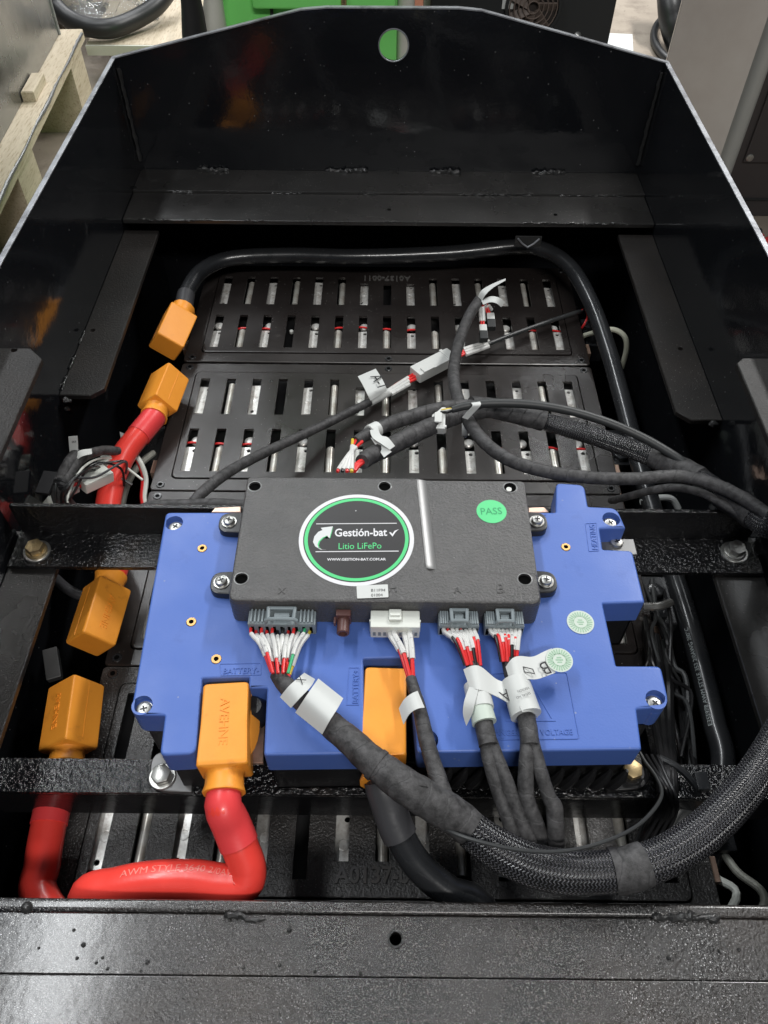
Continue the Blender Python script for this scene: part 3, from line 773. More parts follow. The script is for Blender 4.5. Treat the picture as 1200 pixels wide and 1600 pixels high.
part('bolt_head', cyl((h_[0] - .001, h_[1] - .0018, HT + .0001), .0020, .0004, 14), m_zinc, lid)
# gentle slope that bounds the recessed corner
V, Fc = [], []
for yy in (yr + .003, yr + .006, BY1 - .002, BY1 - .0006):
    k_ = .0 if yr + .004 < yy < BY1 - .001 else .0006
    xx = xr + (P(668, 893, BT).x - xr) * (BY1 - yy) / (BY1 - yr)
    V += [Vector((xx - .0008, yy, HT - .001)), Vector((xx - .0008, yy, BT - .0001 - k_)), Vector((xx + .0010, yy, BT - .0003 - k_)), Vector((xx + .0060, yy, HT + .0006 - k_)), Vector((xx + .0068, yy, HT - .001))]
for i in range(3):
    for k in range(4): Fc.append((i * 5 + k, i * 5 + k + 1, i * 5 + 6 + k, i * 5 + 5 + k))
Fc += [(0, 1, 2, 3, 4), (19, 18, 17, 16, 15)]
bm = bmesh.new(); vv = [bm.verts.new(v) for v in V]
for f in Fc: bm.faces.new([vv[i] for i in f])
bmesh.ops.recalc_face_normals(bm, faces=bm.faces); me = bpy.data.meshes.new('m'); bm.to_mesh(me); bm.free(); me.shade_smooth(); me.set_sharp_from_angle(angle=R(50))
flat_faces(link('ridge', me, m_bmsR, lid))
# ears with screws
for u, v, s_ in ((359, 819, -1), (347, 913, -1), (838, 818, 1), (852, 912, 1)):
    c = P(u, v, .004); x_in = (BX0 if s_ < 0 else BX1)
    ear = part('mounting_ear', solid(rounded([(x_in - s_ * .002, c.y - .0095), (c.x + s_ * .0075, c.y - .0085), (c.x + s_ * .0075, c.y + .0085), (x_in - s_ * .002, c.y + .0095)], [0, .008, .008, 0], 6), [], .0006, .0062, .0010, 2), m_ear, cu)
    link('washer', me_wash, None, ear, (c.x, c.y, .0063)); screw(ear, (c.x, c.y, .0071), me_screw2, rnd.random() * 1.5)
# moulded letters
for ch, u, v in (('X', 434, 928), ('H', 608, 925), ('A', 709, 927), ('B', 777, 927)):
    lettering(ch, P(u, v, BT), P(u + 12, v, BT), m_bms, lid, ext=.0005, hscale=1.0)
# company sticker
z1 = BT + .0003; c = W2(557, 841, z1); RS = .0382
st = part('round_sticker', decal(circle(c, RS, 72), z1, .0003), m_swhite, lid)
part('sticker_disc', decal(circle(c, RS * .925, 72), z1 + .00012), m_sdark, st)
part('sticker_ring', ring(c, RS * .845, RS * .905, z1 + .00024), m_sgreen, st)
z2 = z1 + .00024
for (ua, va, ub, vb) in ((494, 818.5, 620, 817.5), (493, 862, 623, 861)):
    a, b = P(ua, va, z2), P(ub, vb, z2)
    part('sticker_line', decal([(a.x, a.y - .0003), (b.x, b.y - .0003), (b.x, b.y + .0003), (a.x, a.y + .0003)], z2), m_swhite, st)
lettering('Gestión-bat', P(523, 838, z2), P(605, 837, z2), m_swhite, st, bold=.018, hscale=1.25)
lettering('Litio LiFePo', P(529, 858, z2), P(596, 857, z2), m_sgreen, st, hscale=1.2)
lettering('WWW.GESTION-BAT.COM.AR', P(511, 876, z2), P(603, 875.5, z2), m_swhite, st, bold=.02, hscale=1.0)
arrow = [(300, 596), (245, 592), (195, 562), (174, 520), (187, 468), (225, 425), (263, 409), (247, 388), (361, 374), (328, 486), (305, 461), (262, 480), (228, 512), (216, 545), (226, 575), (262, 592)]
part('sticker_arrow', decal([W2(460 + x / 6, 760 + y / 6, z2) for x, y in [(366, 380), (334, 488), (312, 462), (272, 484), (240, 516), (226, 556), (250, 588), (218, 560), (212, 540), (228, 506), (262, 474), (305, 455), (326, 478)]], z2), m_sgreen, st)
part('sticker_arrow', decal([W2(460 + x / 6, 760 + y / 6, z2 + .00012) for x, y in arrow], z2 + .00012), M('arrow_silver', (.62, .64, .64), .35), st)
part('sticker_tick', decal([W2(460 + x / 6, 760 + y / 6, z2) for x, y in [(888, 432), (903, 428), (918, 446), (940, 415), (978, 402), (948, 428), (920, 470)]], z2), m_swhite, st)
part('sticker_speck', decal(circle(W2(556, 798, z2), .0004, 8), z2), m_swhite, st)
# serial label
a = [W2(557, 916), W2(606, 914), W2(607, 934), W2(558, 936)]
sl = part('serial_label', decal(rounded(a, .0006, 3), BT + .0007, .0003), m_paper, lid)
lettering('B11F94', P(580, 924.5, BT + .0009), P(602, 924, BT + .0009), m_print, sl, hscale=1.0)
lettering('01004', P(580, 932, BT + .0009), P(598, 931.5, BT + .0009), m_print, sl, hscale=1.0)
# pass sticker, on the recessed corner
z1 = HT + .0003; c = W2(768, 799, z1); gs = part('round_sticker', decal(circle(c, .0103, 40), z1), m_green, lid)
lettering('PASS', P(752, 804, z1 + .0002), P(785, 803, z1 + .0002), M('pass_print', (.03, .30, .12), .5), gs, hscale=1.15)

# ------------------------------------------------------------------ power cables with orange terminal covers
def boot(parent, tail, neck, roll, word=None, wdt=.0285, hgt=.0265, flare=0.0, blk=.76, mir=False, nr=.0122):
    """orange rubber terminal cover: block, shoulders and round neck, from its blind tail to the cable end of its neck"""
    d = neck - tail; Ln = d.length; X = d.normalized(); up = Vector((0, 0, 1)); Z = (up - X * up.dot(X)).normalized(); Y = Z.cross(X)
    cr, sr = math.cos(roll), math.sin(roll); Y, Z = Y * cr + Z * sr, Z * cr - Y * sr
    def sec(x, w_, h_, c_):
        w2, h2 = w_ / 2, h_ / 2
        s_ = [(w2 - c_, h2), (w2 - c_ * .3, h2 - c_ * .3), (w2, h2 - c_), (w2, -h2 + c_), (w2 - c_ * .3, -h2 + c_ * .3), (w2 - c_, -h2), (-w2 + c_, -h2), (-w2 + c_ * .3, -h2 + c_ * .3), (-w2, -h2 + c_), (-w2, h2 - c_), (-w2 + c_ * .3, h2 - c_ * .3), (-w2 + c_, h2)]
        return [tail + X * (x * Ln) + Y * a_ + Z * b_ for a_, b_ in s_]
    def circ(x, r_):
        o_ = []
        for a_ in (75, 45, 15, -15, -45, -75, -105, -135, -165, 165, 135, 105): o_.append(tail + X * (x * Ln) + Y * (r_ * math.cos(R(a_))) + Z * (r_ * math.sin(R(a_))))
        return o_
    secs = [sec(0, wdt * .86, hgt * .86, .0020), sec(.010, wdt * .95, hgt * .95, .0020), sec(.03, wdt, hgt, .0020), sec(.4, wdt, hgt, .0018), sec(blk - .05, wdt * (1 + flare), hgt * (1 + flare * .5), .0018), sec(blk - .015, wdt * (1 + flare * 1.2), hgt, .0020),
            sec(blk, wdt * (.97 + flare), hgt * .96, .0024), circ(blk + .012, nr * 1.04), circ(blk + .05, nr * .97), circ(.93, nr), circ(.985, nr * 1.10), circ(1.0, nr * 1.08)]
    V, Fc = [], []
    for s_ in secs: V += s_
    for k in range(len(secs) - 1):
        for i in range(12): j = (i + 1) % 12; Fc.append((k * 12 + j, k * 12 + i, (k + 1) * 12 + i, (k + 1) * 12 + j))
    Fc.append(tuple(range(12))); Fc.append(tuple(reversed(range((len(secs) - 1) * 12, len(secs) * 12))))
    o = part('terminal_cover', (V, Fc), m_orange, parent, ang=36)
    # mould seam lines on the sides
    for s_ in (1, -1):
        pth = [(tail + X * (x * Ln) + Y * (s_ * (wdt / 2 + .00002)), .00022) for x in (.04, .4, blk - .08)]
        part('mould_seam', tube(Path(pth, None, 2), 5), m_orange, o)
    if word:
        a_ = tail + X * (.16 * Ln) + Z * (hgt / 2) ; b_ = tail + X * (.62 * Ln) + Z * (hgt / 2)
        off = Y * (-.0025)
        if mir: a_, b_ = b_, a_; off = -off
        lettering(word, a_ + off, b_ + off, m_orange, o, up=Z, ext=.0005, hscale=1.0)
    return o
CZ = -.098
pc = empty('power_cable', P(600, 400, -.1), 'thick black power cable looping round the far modules to an orange terminal cover', 'power cable', 'power cables')
tA, nA = P(259, 543, CZ), P(287, 482, CZ + .004)
boot(pc, tA, nA, .62, wdt=.031, hgt=.028, blk=.80, nr=.0118)
pts = [nA + (tA - nA) * .12, nA, (293, 455, -.092), (316, 423, -.090), (360, 404, -.089), (450, 399, -.088), (560, 401, -.087), (700, 396, -.084), (800, 386, -.080), (848, 390, -.080), (890, 417, -.084), (922, 470, -.090), (948, 540, -.098), (968, 610, -.106), (988, 685, -.115),
       (1012, 770, -.128), (1043, 870, -.136), (1072, 960, -.138), (1097, 1050, -.138), (1116, 1130, -.140), (1130, 1200, -.142), Vector((.232, .165, -.150)), Vector((.205, .112, -.140)), Vector((.150, .080, -.108)), Vector((.085, .078, -.072)), (752, 1418, -.058), (700, 1392, -.052), (652, 1350, -.042), (622, 1300, -.030), (606, 1255, -.020)]
nF, tF = P(597, 1226, -.013), P(603, 1056, -.0115)
pts += [nF, nF + (tF - nF) * .06]
o, path_k = cable('jacket', pts, .0090, m_blackcab, pc, 16, 8)
d = path_k.near(nA); part('heat_shrink', tube(path_k.cut(d - .004, d + .024, .0010), 16), m_bshrink, pc)
d2 = path_k.near(nF); dd = path_k.near(P(632, 1298, -.031)); part('heat_shrink', tube(path_k.cut(dd, d2 + .002, .0014), 16), m_bshrink, pc)
boot(pc, tF, nF, 0.0, None, wdt=.0262, hgt=.025, flare=.04, blk=.80)
s0 = path_k.near(P(1112, 1140, -.138))
print_on(path_k, 'E355978 AWM STYLE 353 2/0AWG 200°C', s0, .0048, M('dull_cable_print', (.38, .42, .42), .5), pc, flip=True, side=.35)

rj = empty('power_cable', P(180, 740, -.1), 'short red power cable joining two orange terminal covers under the rear beam', 'power cable', 'power cables')
tB, nB = P(266, 588, CZ), P(240, 652, CZ)
tC, nC = P(141, 1008, CZ), P(174, 900, CZ)
boot(rj, tB, nB, .66, wdt=.030, hgt=.028, blk=.80)
boot(rj, tC, nC, .80, 'AVEHNE', wdt=.029, hgt=.028, blk=.80, mir=True)
o, path_r = cable('jacket', [nB + (tB - nB) * .1, nB, (222, 674, -.099), (197, 705, -.100), (180, 740, -.103), (171, 775, -.108), (166, 815, -.113), (167, 855, -.113), nC + (nC - tC) * .18, nC, nC + (tC - nC) * .06], .0112, m_red, rj, 18, 8)
d = path_r.near(nB); part('heat_shrink', tube(path_r.cut(d - .003, d + .026, .0007), 18), m_shrink, rj)

rl = empty('power_cable', P(250, 1370, -.1), 'long red power cable looping in front of the blue box between orange terminal covers', 'power cable', 'power cables')
tD, nD = P(120, 1072, CZ), P(103, 1196, CZ)
tE, nE = P(358, 1079, -.0085), P(350, 1240, -.0125)
boot(rl, tD, nD, .62, 'AVEHNE', wdt=.030, hgt=.028, blk=.82)
boot(rl, tE, nE, 0.0, 'AVEHNE', wdt=.0278, hgt=.026, flare=.06, blk=.80, nr=.0114)
o, path_l = cable('jacket', [nD + (tD - nD) * .05, nD, (88, 1240, -.099), (75, 1295, -.100), (66, 1350, -.102), (62, 1400, -.104), Vector((-.182, .096, -.096)), Vector((-.163, .100, -.076)), (138, 1402, -.056), (180, 1388, -.050), (235, 1378, -.047), (300, 1376, -.046), (352, 1383, -.0455), (380, 1380, -.044, .0112), (387, 1358, -.039, .0106), (377, 1328, -.032, .0106), (362, 1290, -.023, .0105), (nE - (tE - nE) * .12, .0100), (nE, .0092), (nE + (tE - nE) * .06, .0092)], .0115, m_red, rl, 20, 8)
d = path_l.near(nE); dd = path_l.near(P(371, 1322, -.031)); part('heat_shrink', tube(path_l.cut(dd, d + .003, .0007), 20), m_shrink, rl)
s0 = path_l.near(P(196, 1384, -.048)); print_on(path_l, 'AWM STYLE 3640 2/0AWG', s0, .0060, M('pale_cable_print', (.86, .24, .20), .4), rl, side=-.62)
d = path_l.near(nD); part('heat_shrink', tube(path_l.cut(d - .002, path_l.near(P(76, 1288, -.100)), .0006), 18), m_shrink, rl)
# side bulge and dark lug on the cover that stands in the left notch
bl = part('side_bulge', lathe((0, 0, 0), [(.011, -.012), (.0125, -.004), (.0115, .004), (.004, .007)], 20), m_orange, [c_ for c_ in rl.children if c_.name.startswith('terminal_cover')][1])
pb = P(378, 1140, -.012); off = Vector((0, 0, 0)); q = bl.parent
while q is not None: off += Vector(q.location); q = q.parent
bl.location = pb - off; bl.rotation_euler = (0, R(35), 0); bl.scale = (.85, 1.7, 1.0)

# ------------------------------------------------------------------ wiring harnesses
def wire_fan(parent, starts, ends, cols, r=.00102, z0=.010, z1=.012, lift=.006, f0=.10, f1=.70, sl=.00148, jit=.05):
    for (u0, v0, zz0), (u1, v1, zz1), cm in zip(starts, ends, cols):
        a = P(u0, v0, zz0); b = P(u1, v1, zz1); m_ = (a + b) / 2 + Vector((0, 0, lift * .6))
        a2_ = a + Vector((0, -.006, 0.0005))
        p_ = Path([(a + Vector((0, .003, 0)), r), (a2_, r), (m_, r), (b, r)], None, 6)
        part('wire', tube(p_, 8), cm, parent)
        Lp = p_.s[-1]; fa = max(.02, f0 + random.uniform(-jit, jit)); fb_ = f1 + random.uniform(-.08 - jit, .06 + jit)
        s_ = part('marker_sleeve', tube(p_.cut(Lp * fa, Lp * fb_, sl - r), 8), m_sleeve, parent)
def plug(parent, u0, u1, v, mat, white=False):
    """rectangular wire-to-board plug against the front face of the control unit"""
    a = P(u0, v, .016); b = P(u1, v, .016); x0, x1 = a.x, b.x; y1 = BY0 - .0003; y0 = y1 - (.0125 if white else .0105)
    w_ = x1 - x0; xm = (x0 + x1) / 2
    o = part('plug_body', bbox((x0, y0, .0035), (x1, y1, .0165 if white else .0150), .0008), mat, parent)
    if white:
        part('latch', bbox((xm - .004, y0 + .004, .0166), (xm + .004, y1 - .0005, .0190), .0007), mat, o)
        part('latch_lip', bbox((xm - .0032, y0 + .0065, .0191), (xm + .0032, y0 + .0085, .0199), .0003), mat, o)
        for k in range(9):
            xx = x0 + .0025 + k * (w_ - .005) / 8; part('cavity', box((xx - .0009, y0 - .0002, .0065), (xx + .0009, y0 + .0012, .0105)), m_grey, o)
        part('shoulder', bbox((x0 - .0006, y0 + .0046, .0030), (x1 + .0006, y0 + .0062, .0158), .0004), mat, o)
    else:
        lw = w_ * .23
        prof_ = [(x0 + w_ * .03, .0150), (x0 + w_ * .26, .0150), (xm - lw * .82, .0195), (xm + lw * .82, .0195), (x1 - w_ * .26, .0150), (x1 - w_ * .03, .0150)]
        q_ = [(Vector((x, y0 + .0012, z)), .0013) for x, z in prof_]
        part('lever', tube(Path(q_, None, 3), 8), mat, o)
        for s_ in (-1, 1):
            part('lever_arm', tube(Path([(Vector((xm + s_ * lw * .8, y0 + .0012, .0194)), .0012), (Vector((xm + s_ * lw * .85, y1 - .001, .0200)), .0013)], None, 2), 8), mat, o)
        part('lever_bar', bbox((xm - lw * .85, y1 - .0026, .0182), (xm + lw * .85, y1 - .0003, .0206), .0006), mat, o)
        part('latch', bbox((xm - lw * .5, y0 + .0030, .0150), (xm + lw * .5, y1 - .003, .0176), .0005), mat, o)
        for s_ in (-1, 1):
            for k in range(4):
                xx = xm + s_ * (w_ * .28 + k * w_ * .055)
                part('rib', bbox((xx - .0006, y0 + .0008, .0150), (xx + .0006, y1 - .0004, .0172), .0003), mat, o)
        for k in range(9):
            xx = x0 + w_ * .07 + k * w_ * .86 / 8; part('cavity', box((xx - .0009, y0 - .0002, .0055), (xx + .0009, y0 + .001, .0125)), m_dark, o)
    return o
wh = empty('wiring_harness', P(700, 1260, -.03), 'main wiring harness, cloth taped then braided, sweeping from control unit round the tray side', 'wiring harness')
plug(wh, 388, 494, 958, m_grey)
plug(wh, 579, 656, 958, m_ivory, True)
# X branch wires
n = 12; cols = [m_wred] * 5 + [m_wblk, m_wblk, m_wred, m_wred, m_wgrn, m_wgrn, m_wyel]
st_ = [(394 + k * 8.2, 977, .0105 - .003 * (k % 2)) for k in range(n)]
en_ = [(424 + (k * 37) % 12 * 2.6, 1050 + (k % 3) * 2, .010 + .0042 * ((k * 5) % 3)) for k in range(n)]
wire_fan(wh, st_, en_, cols, f0=.27, f1=.82)
# second half of the X wires, plain
for k in range(6): cable('wire', [(424 + k * 5, 1035, .012 + .002 * (k % 3)), (430 + k * 4, 1052, .013 + .002 * (k % 2)), (440 + k * 3, 1070, .013)], .0011, m_wblk if k < 2 else m_wred, wh, 8, 4)
trunk = [(433, 1052, .012, .0047), (446, 1070, .013, .0053), (470, 1092, .015, .0064), (505, 1122, .016, .0073), (545, 1156, .016, .0079), (585, 1192, .015, .0086), (625, 1222, .012, .0096), (660, 1245, .006, .0101), (690, 1262, .001, .0104), (722, 1284, -.006, .0102), (748, 1304, -.010, .0098)]
o, p_tr = cable('taped_trunk', trunk, None, m_tape, wh, 20, 6, .035)
RX = .2785
loom = [(735, 1296, -.008, .0102), (775, 1325, -.013, .0111), (825, 1350, -.017, .0116), (880, 1362, -.018, .0118), (935, 1363, -.018, .0114), (985, 1357, -.016, .0111), (1040, 1338, -.014, .0111), (1090, 1307, -.013, .0111), (1135, 1266, -.012, .0109), (1175, 1218, -.012, .0105), (1212, 1160, -.008, .0103),
        (Vector((.256, .225, .006)), .0102), (Vector((.280, .270, .024)), .0099), (Vector((.284, .315, .028)), .0097), (Vector((.284, .355, .020)), .0097), (1207, 822, -.004, .0099), (1160, 792, -.014, .0097), (1120, 768, -.018, .0093), (1082, 742, -.024, .0090), (1040, 722, -.030, .0085), (990, 703, -.035, .0081), (930, 682, -.038, .0080), (880, 667, -.038, .0078), (836, 654, -.036, .0076)]
o, p_lo = cable('braided_sleeve', loom, None, m_braid, wh, 28, 7)
def band(path, a, b, dr, mat, nm, parent, wob=.02):
    return part(nm, tube(path.cut(path.near(a), path.near(b), dr), 20, wob), mat, parent)
band(p_lo, P(955, 1362, -.017), P(1012, 1350, -.015), .0009, m_tape, 'tape_band', wh, .05)
band(p_lo, P(1185, 806, -.013), P(1128, 773, -.017), .0010, m_tape, 'tape_band', wh, .05)
band(p_lo, P(1092, 749, -.022), P(1020, 716, -.032), .0009, m_tape, 'tape_band', wh, .05)
for k in range(2):
    band(p_tr, P(590 + k * 60, 1194 + k * 44, .012), P(594 + k * 60, 1197 + k * 44, .012), .0006, m_tape, 'tape_edge', wh, .05)
# upper run: taped, splitting into two branches to the plug behind the control unit
cable('taped_run', [(850, 658, -.036, .0090), (800, 644, -.030, .0092), (765, 637, -.024, .0086), (735, 634, -.018, .0078)], None, m_tape, wh, 16, 6, .03)
cable('taped_branch', [(760, 637, -.022, .0062), (710, 636, -.014, .0062), (660, 646, -.008, .0060), (610, 662, -.002, .0056), (575, 678, .002, .0050), (556, 690, .005, .0042)], None, m_tape, wh, 14, 6, .03)
cable('taped_branch', [(765, 640, -.024, .0070), (715, 650, -.020, .0072), (665, 670, -.012, .0074), (615, 695, -.004, .0072), (580, 712, .003, .0066), (566, 722, .008, .0058)], None, m_tape, wh, 14, 6, .03)
for k in range(4):
    a_, b_ = P(566 - k * 5, 690 - k * 1.0, .006), P(527 + k * 7.5, 737, .0125)
    p_ = Path([(a_, .0013), (a_.lerp(b_, .5) + Vector((0, 0, .003)), .0013), (b_, .0013)], None, 5)
    part('wire', tube(p_, 8), (m_wred, m_wblk, m_wred, m_wyel)[k], wh)
    part('marker_sleeve', tube(p_.cut(p_.s[-1] * .28, p_.s[-1] * .95, .0006), 8), m_sleeve, wh)
for k in range(4): cable('wire', [(570 - k * 2, 720, .007 + .001 * k), (560 - k * 2, 728, .010), (554 - k * 2, 736, .011)], .0017, m_wred, wh, 8, 4)
a = P(540, 736, .012); part('plug_body', bbox((a.x - .009, BY1 + .0004, .004), (a.x + .009, BY1 + .0070, .0150), .0008), m_white, wh)
fl1 = part('paper_flag', ribbon([((578, 672, .006), (590, 666, .006)), ((582, 684, .010), (595, 680, .010)), ((596, 694, .010), (606, 684, .010)), ((609, 703, .007), (617, 697, .007))], .0003), m_paper, wh)
part('paper_flag', ribbon([((579, 684, .005), (596, 688, .008)), ((590, 700, .006), (602, 698, .007)), ((600, 715, .005), (612, 706, .006))], .0003), m_paper, wh)
part('paper_band', tube(Path([(P(577, 676, .0025), .0060), (P(590, 670, .0005), .0062)], None, 2), 16), m_paper, wh)
# X flags
x1 = part('paper_flag', ribbon([((475, 1052, .016), (492, 1062, .016)), ((468, 1058, .0225), (485, 1074, .0235)), ((452, 1072, .0235), (468, 1092, .0240)), ((438, 1089, .018), (455, 1106, .018))], .0004), m_paper, wh)
part('paper_flag', ribbon([((497, 1061, .021), (536, 1092, .021)), ((488, 1074, .0265), (527, 1108, .0270)), ((476, 1092, .0265), (515, 1127, .0270)), ((462, 1113, .018), (504, 1147, .018))], .0004), m_paper, wh)
lettering('X', P(472, 1070, .0248), P(479, 1062, .0248), m_print, x1, hscale=1.3)
# H branch
hs = [(610, 980, .0095), (616, 979, .011), (632, 978, .0095), (640, 978, .011)]
he = [(640, 1065, .010), (643, 1066, .012), (644, 1064, .010), (646, 1066, .012)]
wire_fan(wh, hs, he, [m_wred, m_wred, m_wblk, m_wred], f0=.10, f1=.62, r=.0013, sl=.0020)
cable('taped_branch', [(642, 1060, .011, .0034), (648, 1082, .012, .0036), (656, 1110, .011, .0042), (665, 1150, .009, .0046), (676, 1190, .006, .0048), (690, 1232, .004, .0050), (700, 1258, .000, .0050)], None, m_tape, wh, 14, 6, .03)
part('paper_flag', ribbon([((652, 1080, .0175), (663, 1106, .0175)), ((643, 1084, .0190), (652, 1108, .0190)), ((632, 1093, .0165), (640, 1116, .0165)), ((624, 1107, .0120), (631, 1132, .0120))], .0004), m_paper, wh)
# thin antenna-like lead that follows the loom
tw = cable('thin_lead', [(618, 1228, -.012), (640, 1252, -.016), (672, 1282, -.008), (712, 1303, .0025), (760, 1318, .0055), (810, 1328, .003), (860, 1331, -.001), (905, 1326, -.004), (950, 1313, -.006), (985, 1297, -.012), (1008, 1280, -.020), (1028, 1256, -.030), (1034, 1236, -.038), (1024, 1212, -.044), (1008, 1190, -.048), (1000, 1176, -.050)], .0011, m_lead, None, 8, 8)[0]
tw.name = 'thin_wire'; recentre(tag(tw, 'thin glossy black wire draped over the braided sleeve', 'wire'))

def sense_harness(letter, px0, px1, pts_main, legs, lab):
    t = empty('sensing_harness', P(pts_main[0][0], pts_main[0][1], 0), lab, 'sensing harness', 'sensing harnesses of the control unit')
    plug(t, px0, px1, 958, m_grey)
    n_ = 8; c0, c1 = px0 + 8, px1 - 8; e = pts_main[0]
    for lay in range(2):
        st_ = [(c0 + (c1 - c0) * k / (n_ - 1), 976 - lay * 2, .0070 + .0045 * lay) for k in range(n_)]
        en_ = [(e[0] - 12 + 24 * k / (n_ - 1), e[1] + 4, e[2] + (.003 if lay else -.001) + .0015 * (k % 2)) for k in range(n_)]
        cols_ = [(m_wblk if (k + lay) % 5 == 1 else m_wred) for k in range(n_)]
        wire_fan(t, st_, en_, cols_, f0=.05 + .12 * lay, f1=.48 + .16 * lay, lift=.008, sl=.00142, jit=.10)
    cable('taped_trunk', pts_main, None, m_tape, t, 16, 6, .03)
    for lg in legs: cable('taped_leg', lg, None, m_tape, t, 14, 6, .04)
    return t
hA = sense_harness('A', 685, 748, [(739, 1036, .0095, .0046), (743, 1060, .0105, .0051), (750, 1100, .011, .0053), (757, 1135, .0108, .0055), (763, 1165, .010, .0056)],
    [[(757, 1145, .010, .0040), (766, 1195, .007, .0040), (785, 1255, -.004, .0040), (803, 1305, -.016, .0042), (815, 1340, -.036, .0042)], [(763, 1150, .010, .0040), (785, 1205, .006, .0040), (808, 1265, -.006, .0042), (827, 1312, -.018, .0044), (842, 1345, -.038, .0044)]],
    'sensing harness with white flag marked A, splitting in two taped legs')
hB = sense_harness('B', 757, 818, [(795, 1030, .0095, .0046), (801, 1055, .0105, .0051), (815, 1095, .011, .0053), (824, 1130, .0108, .0055), (828, 1165, .010, .0055)],
    [[(826, 1150, .010, .0042), (822, 1195, .008, .0044), (823, 1245, -.002, .0046), (838, 1290, -.014, .0048), (852, 1335, -.034, .0048)], [(830, 1150, .010, .0040), (843, 1200, .007, .0040), (858, 1245, -.002, .0040), (866, 1262, -.006, .0048), (868, 1300, -.016, .0049), (870, 1338, -.034, .0049)]],
    'sensing harness with white flag marked B, splitting in two taped legs')
# A flags
fa = part('paper_flag', ribbon([((724, 1046, .0165), (734, 1076, .0165)), ((738, 1040, .0195), (746, 1077, .0195)), ((752, 1042, .0185), (758, 1080, .0180)), ((774, 1060, .0140), (780, 1090, .0140)), ((788, 1066, .0130), (794, 1098, .0130)), ((800, 1071, .0125), (809, 1105, .0125))], .0004), m_paper, hA)
lettering('A', P(791, 1076, .0158), P(779, 1082, .0158), m_print, fa, hscale=1.3)
part('paper_band', tube(Path([(P(744, 1070, .0110), .0076), (P(752, 1108, .0112), .0076)], None, 3), 18), m_paper, hA)
lb = part('paper_band', tube(Path([(P(750, 1104, .0112), .0070), (P(757, 1130, .0110), .0072)], None, 3), 18), m_stamp, hA)
part('paper_flag', ribbon([((733, 1074, .0170), (748, 1076, .0190)), ((726, 1095, .0160), (742, 1100, .0185)), ((724, 1115, .0120), (739, 1112, .0170)), ((729, 1134, .0080), (737, 1118, .0140))], .0004), m_paper, hA)
# B flags
fbx = part('paper_flag', ribbon([((790, 1042, .0160), (800, 1076, .0160)), ((800, 1029, .0190), (808, 1066, .0190)), ((812, 1025, .0185), (819, 1061, .0180)), ((832, 1026, .0160), (839, 1061, .0160)), ((850, 1018, .0145), (857, 1055, .0145)), ((862, 1013, .0140), (868, 1051, .0140))], .0004), m_paper, hB)
lettering('B', P(852, 1033, .0175), P(841, 1037, .0175), m_print, fbx, hscale=1.2)
frame_px = [(817, 1041), (833, 1045), (836, 1053), (819, 1050)]
part('print_box', solid([Q(u, v, .0185) for u, v in frame_px], [inset(ccw([Q(u, v, .0185) for u, v in frame_px]), .0004)], .0181, .0185), m_print, fbx)
stamp(874, 1031, .0152, .0082, hB)
bb = part('paper_band', tube(Path([(P(805, 1064, .0108), .0086), (P(813, 1090, .0112), .0088), (P(822, 1118, .0112), .0092)], None, 4), 20), m_paper, hB)
lettering('SERIAL NO', P(828, 1081, .0212), P(806, 1089, .0212), m_print, bb, hscale=1.1)
lettering('VERSION', P(826, 1073, .0210), P(808, 1079, .0210), m_print, bb, hscale=1.1)
part('paper_flag', ribbon([((812, 1104, .0200), (816, 1112, .0195)), ((825, 1100, .0190), (830, 1112, .0180)), ((836, 1100, .0120), (838, 1118, .0110)), ((840, 1104, .0060), (840, 1122, .0050))], .0004), m_paper, hB)

# brown coaxial socket on the control unit
cb = P(537, 962, .012); s_ = part('coax_socket', bbox((cb.x - .0048, BY0 - .0050, .0060), (cb.x + .0048, BY0 - .0002, .0172), .0008), m_brown, cu)
part('socket_barrel', xf(solid(circle((0, 0), .0040, 20), [circle((0, 0), .0026, 16)], 0, .010, .0004, 1), Matrix.Translation((cb.x, BY0 - .0046, .0110)) @ Matrix.Rotation(R(90), 4, 'X')), m_brown, s_)
part('socket_key', bbox((cb.x - .0062, BY0 - .0080, .0090), (cb.x - .0046, BY0 - .0030, .0128), .0004), m_brown, s_)

# ------------------------------------------------------------------ leads lying over the far modules
la = empty('sensor_lead', P(590, 620, -.11), 'taped sensor lead with A-1 paper flag and white inline connector over the modules', 'sensor lead')
cable('taped_cable', [(288, 806, -.060, .0044), (294, 794, -.042, .0044), (303, 783, -.034, .0044), (318, 768, -.034, .0046), (350, 742, -.045, .0048), (395, 716, -.070, .0048), (450, 690, -.092, .0046), (510, 662, -.104, .0044), (560, 637, -.108, .0042), (585, 624, -.109, .0040)], None, m_tape, la, 14, 6, .03)
fg = part('paper_flag', ribbon([((579, 626, -.103), (605, 610, -.103)), ((574, 616, -.098), (602, 602, -.098)), ((566, 600, -.096), (596, 590, -.096)), ((559, 588, -.097), (587, 576, -.097))], .0004), m_paper, la)
lettering('A-1', P(578, 588, -.0945), P(590, 606, -.0945), m_print, fg, hscale=1.2)
part('paper_band', tube(Path([(P(578, 628, -.1088), .0047), (P(606, 613, -.1094), .0047)], None, 2), 14), m_paper, la)
for k in range(3): cable('wire', [(600, 614 + k * 1.5, -.110), (622, 602 + k * 3 - 3, -.109), (650, 586 + k * 5 - 4, -.108)], .0015, m_wred, la, 8, 4); 
for k in range(3): cable('marker_sleeve', [(604 + k * 4, 612 + k * 2, -.1095), (638 + k * 1, 590 + k * 5, -.1075)], .0021, m_sleeve, la, 8, 2)
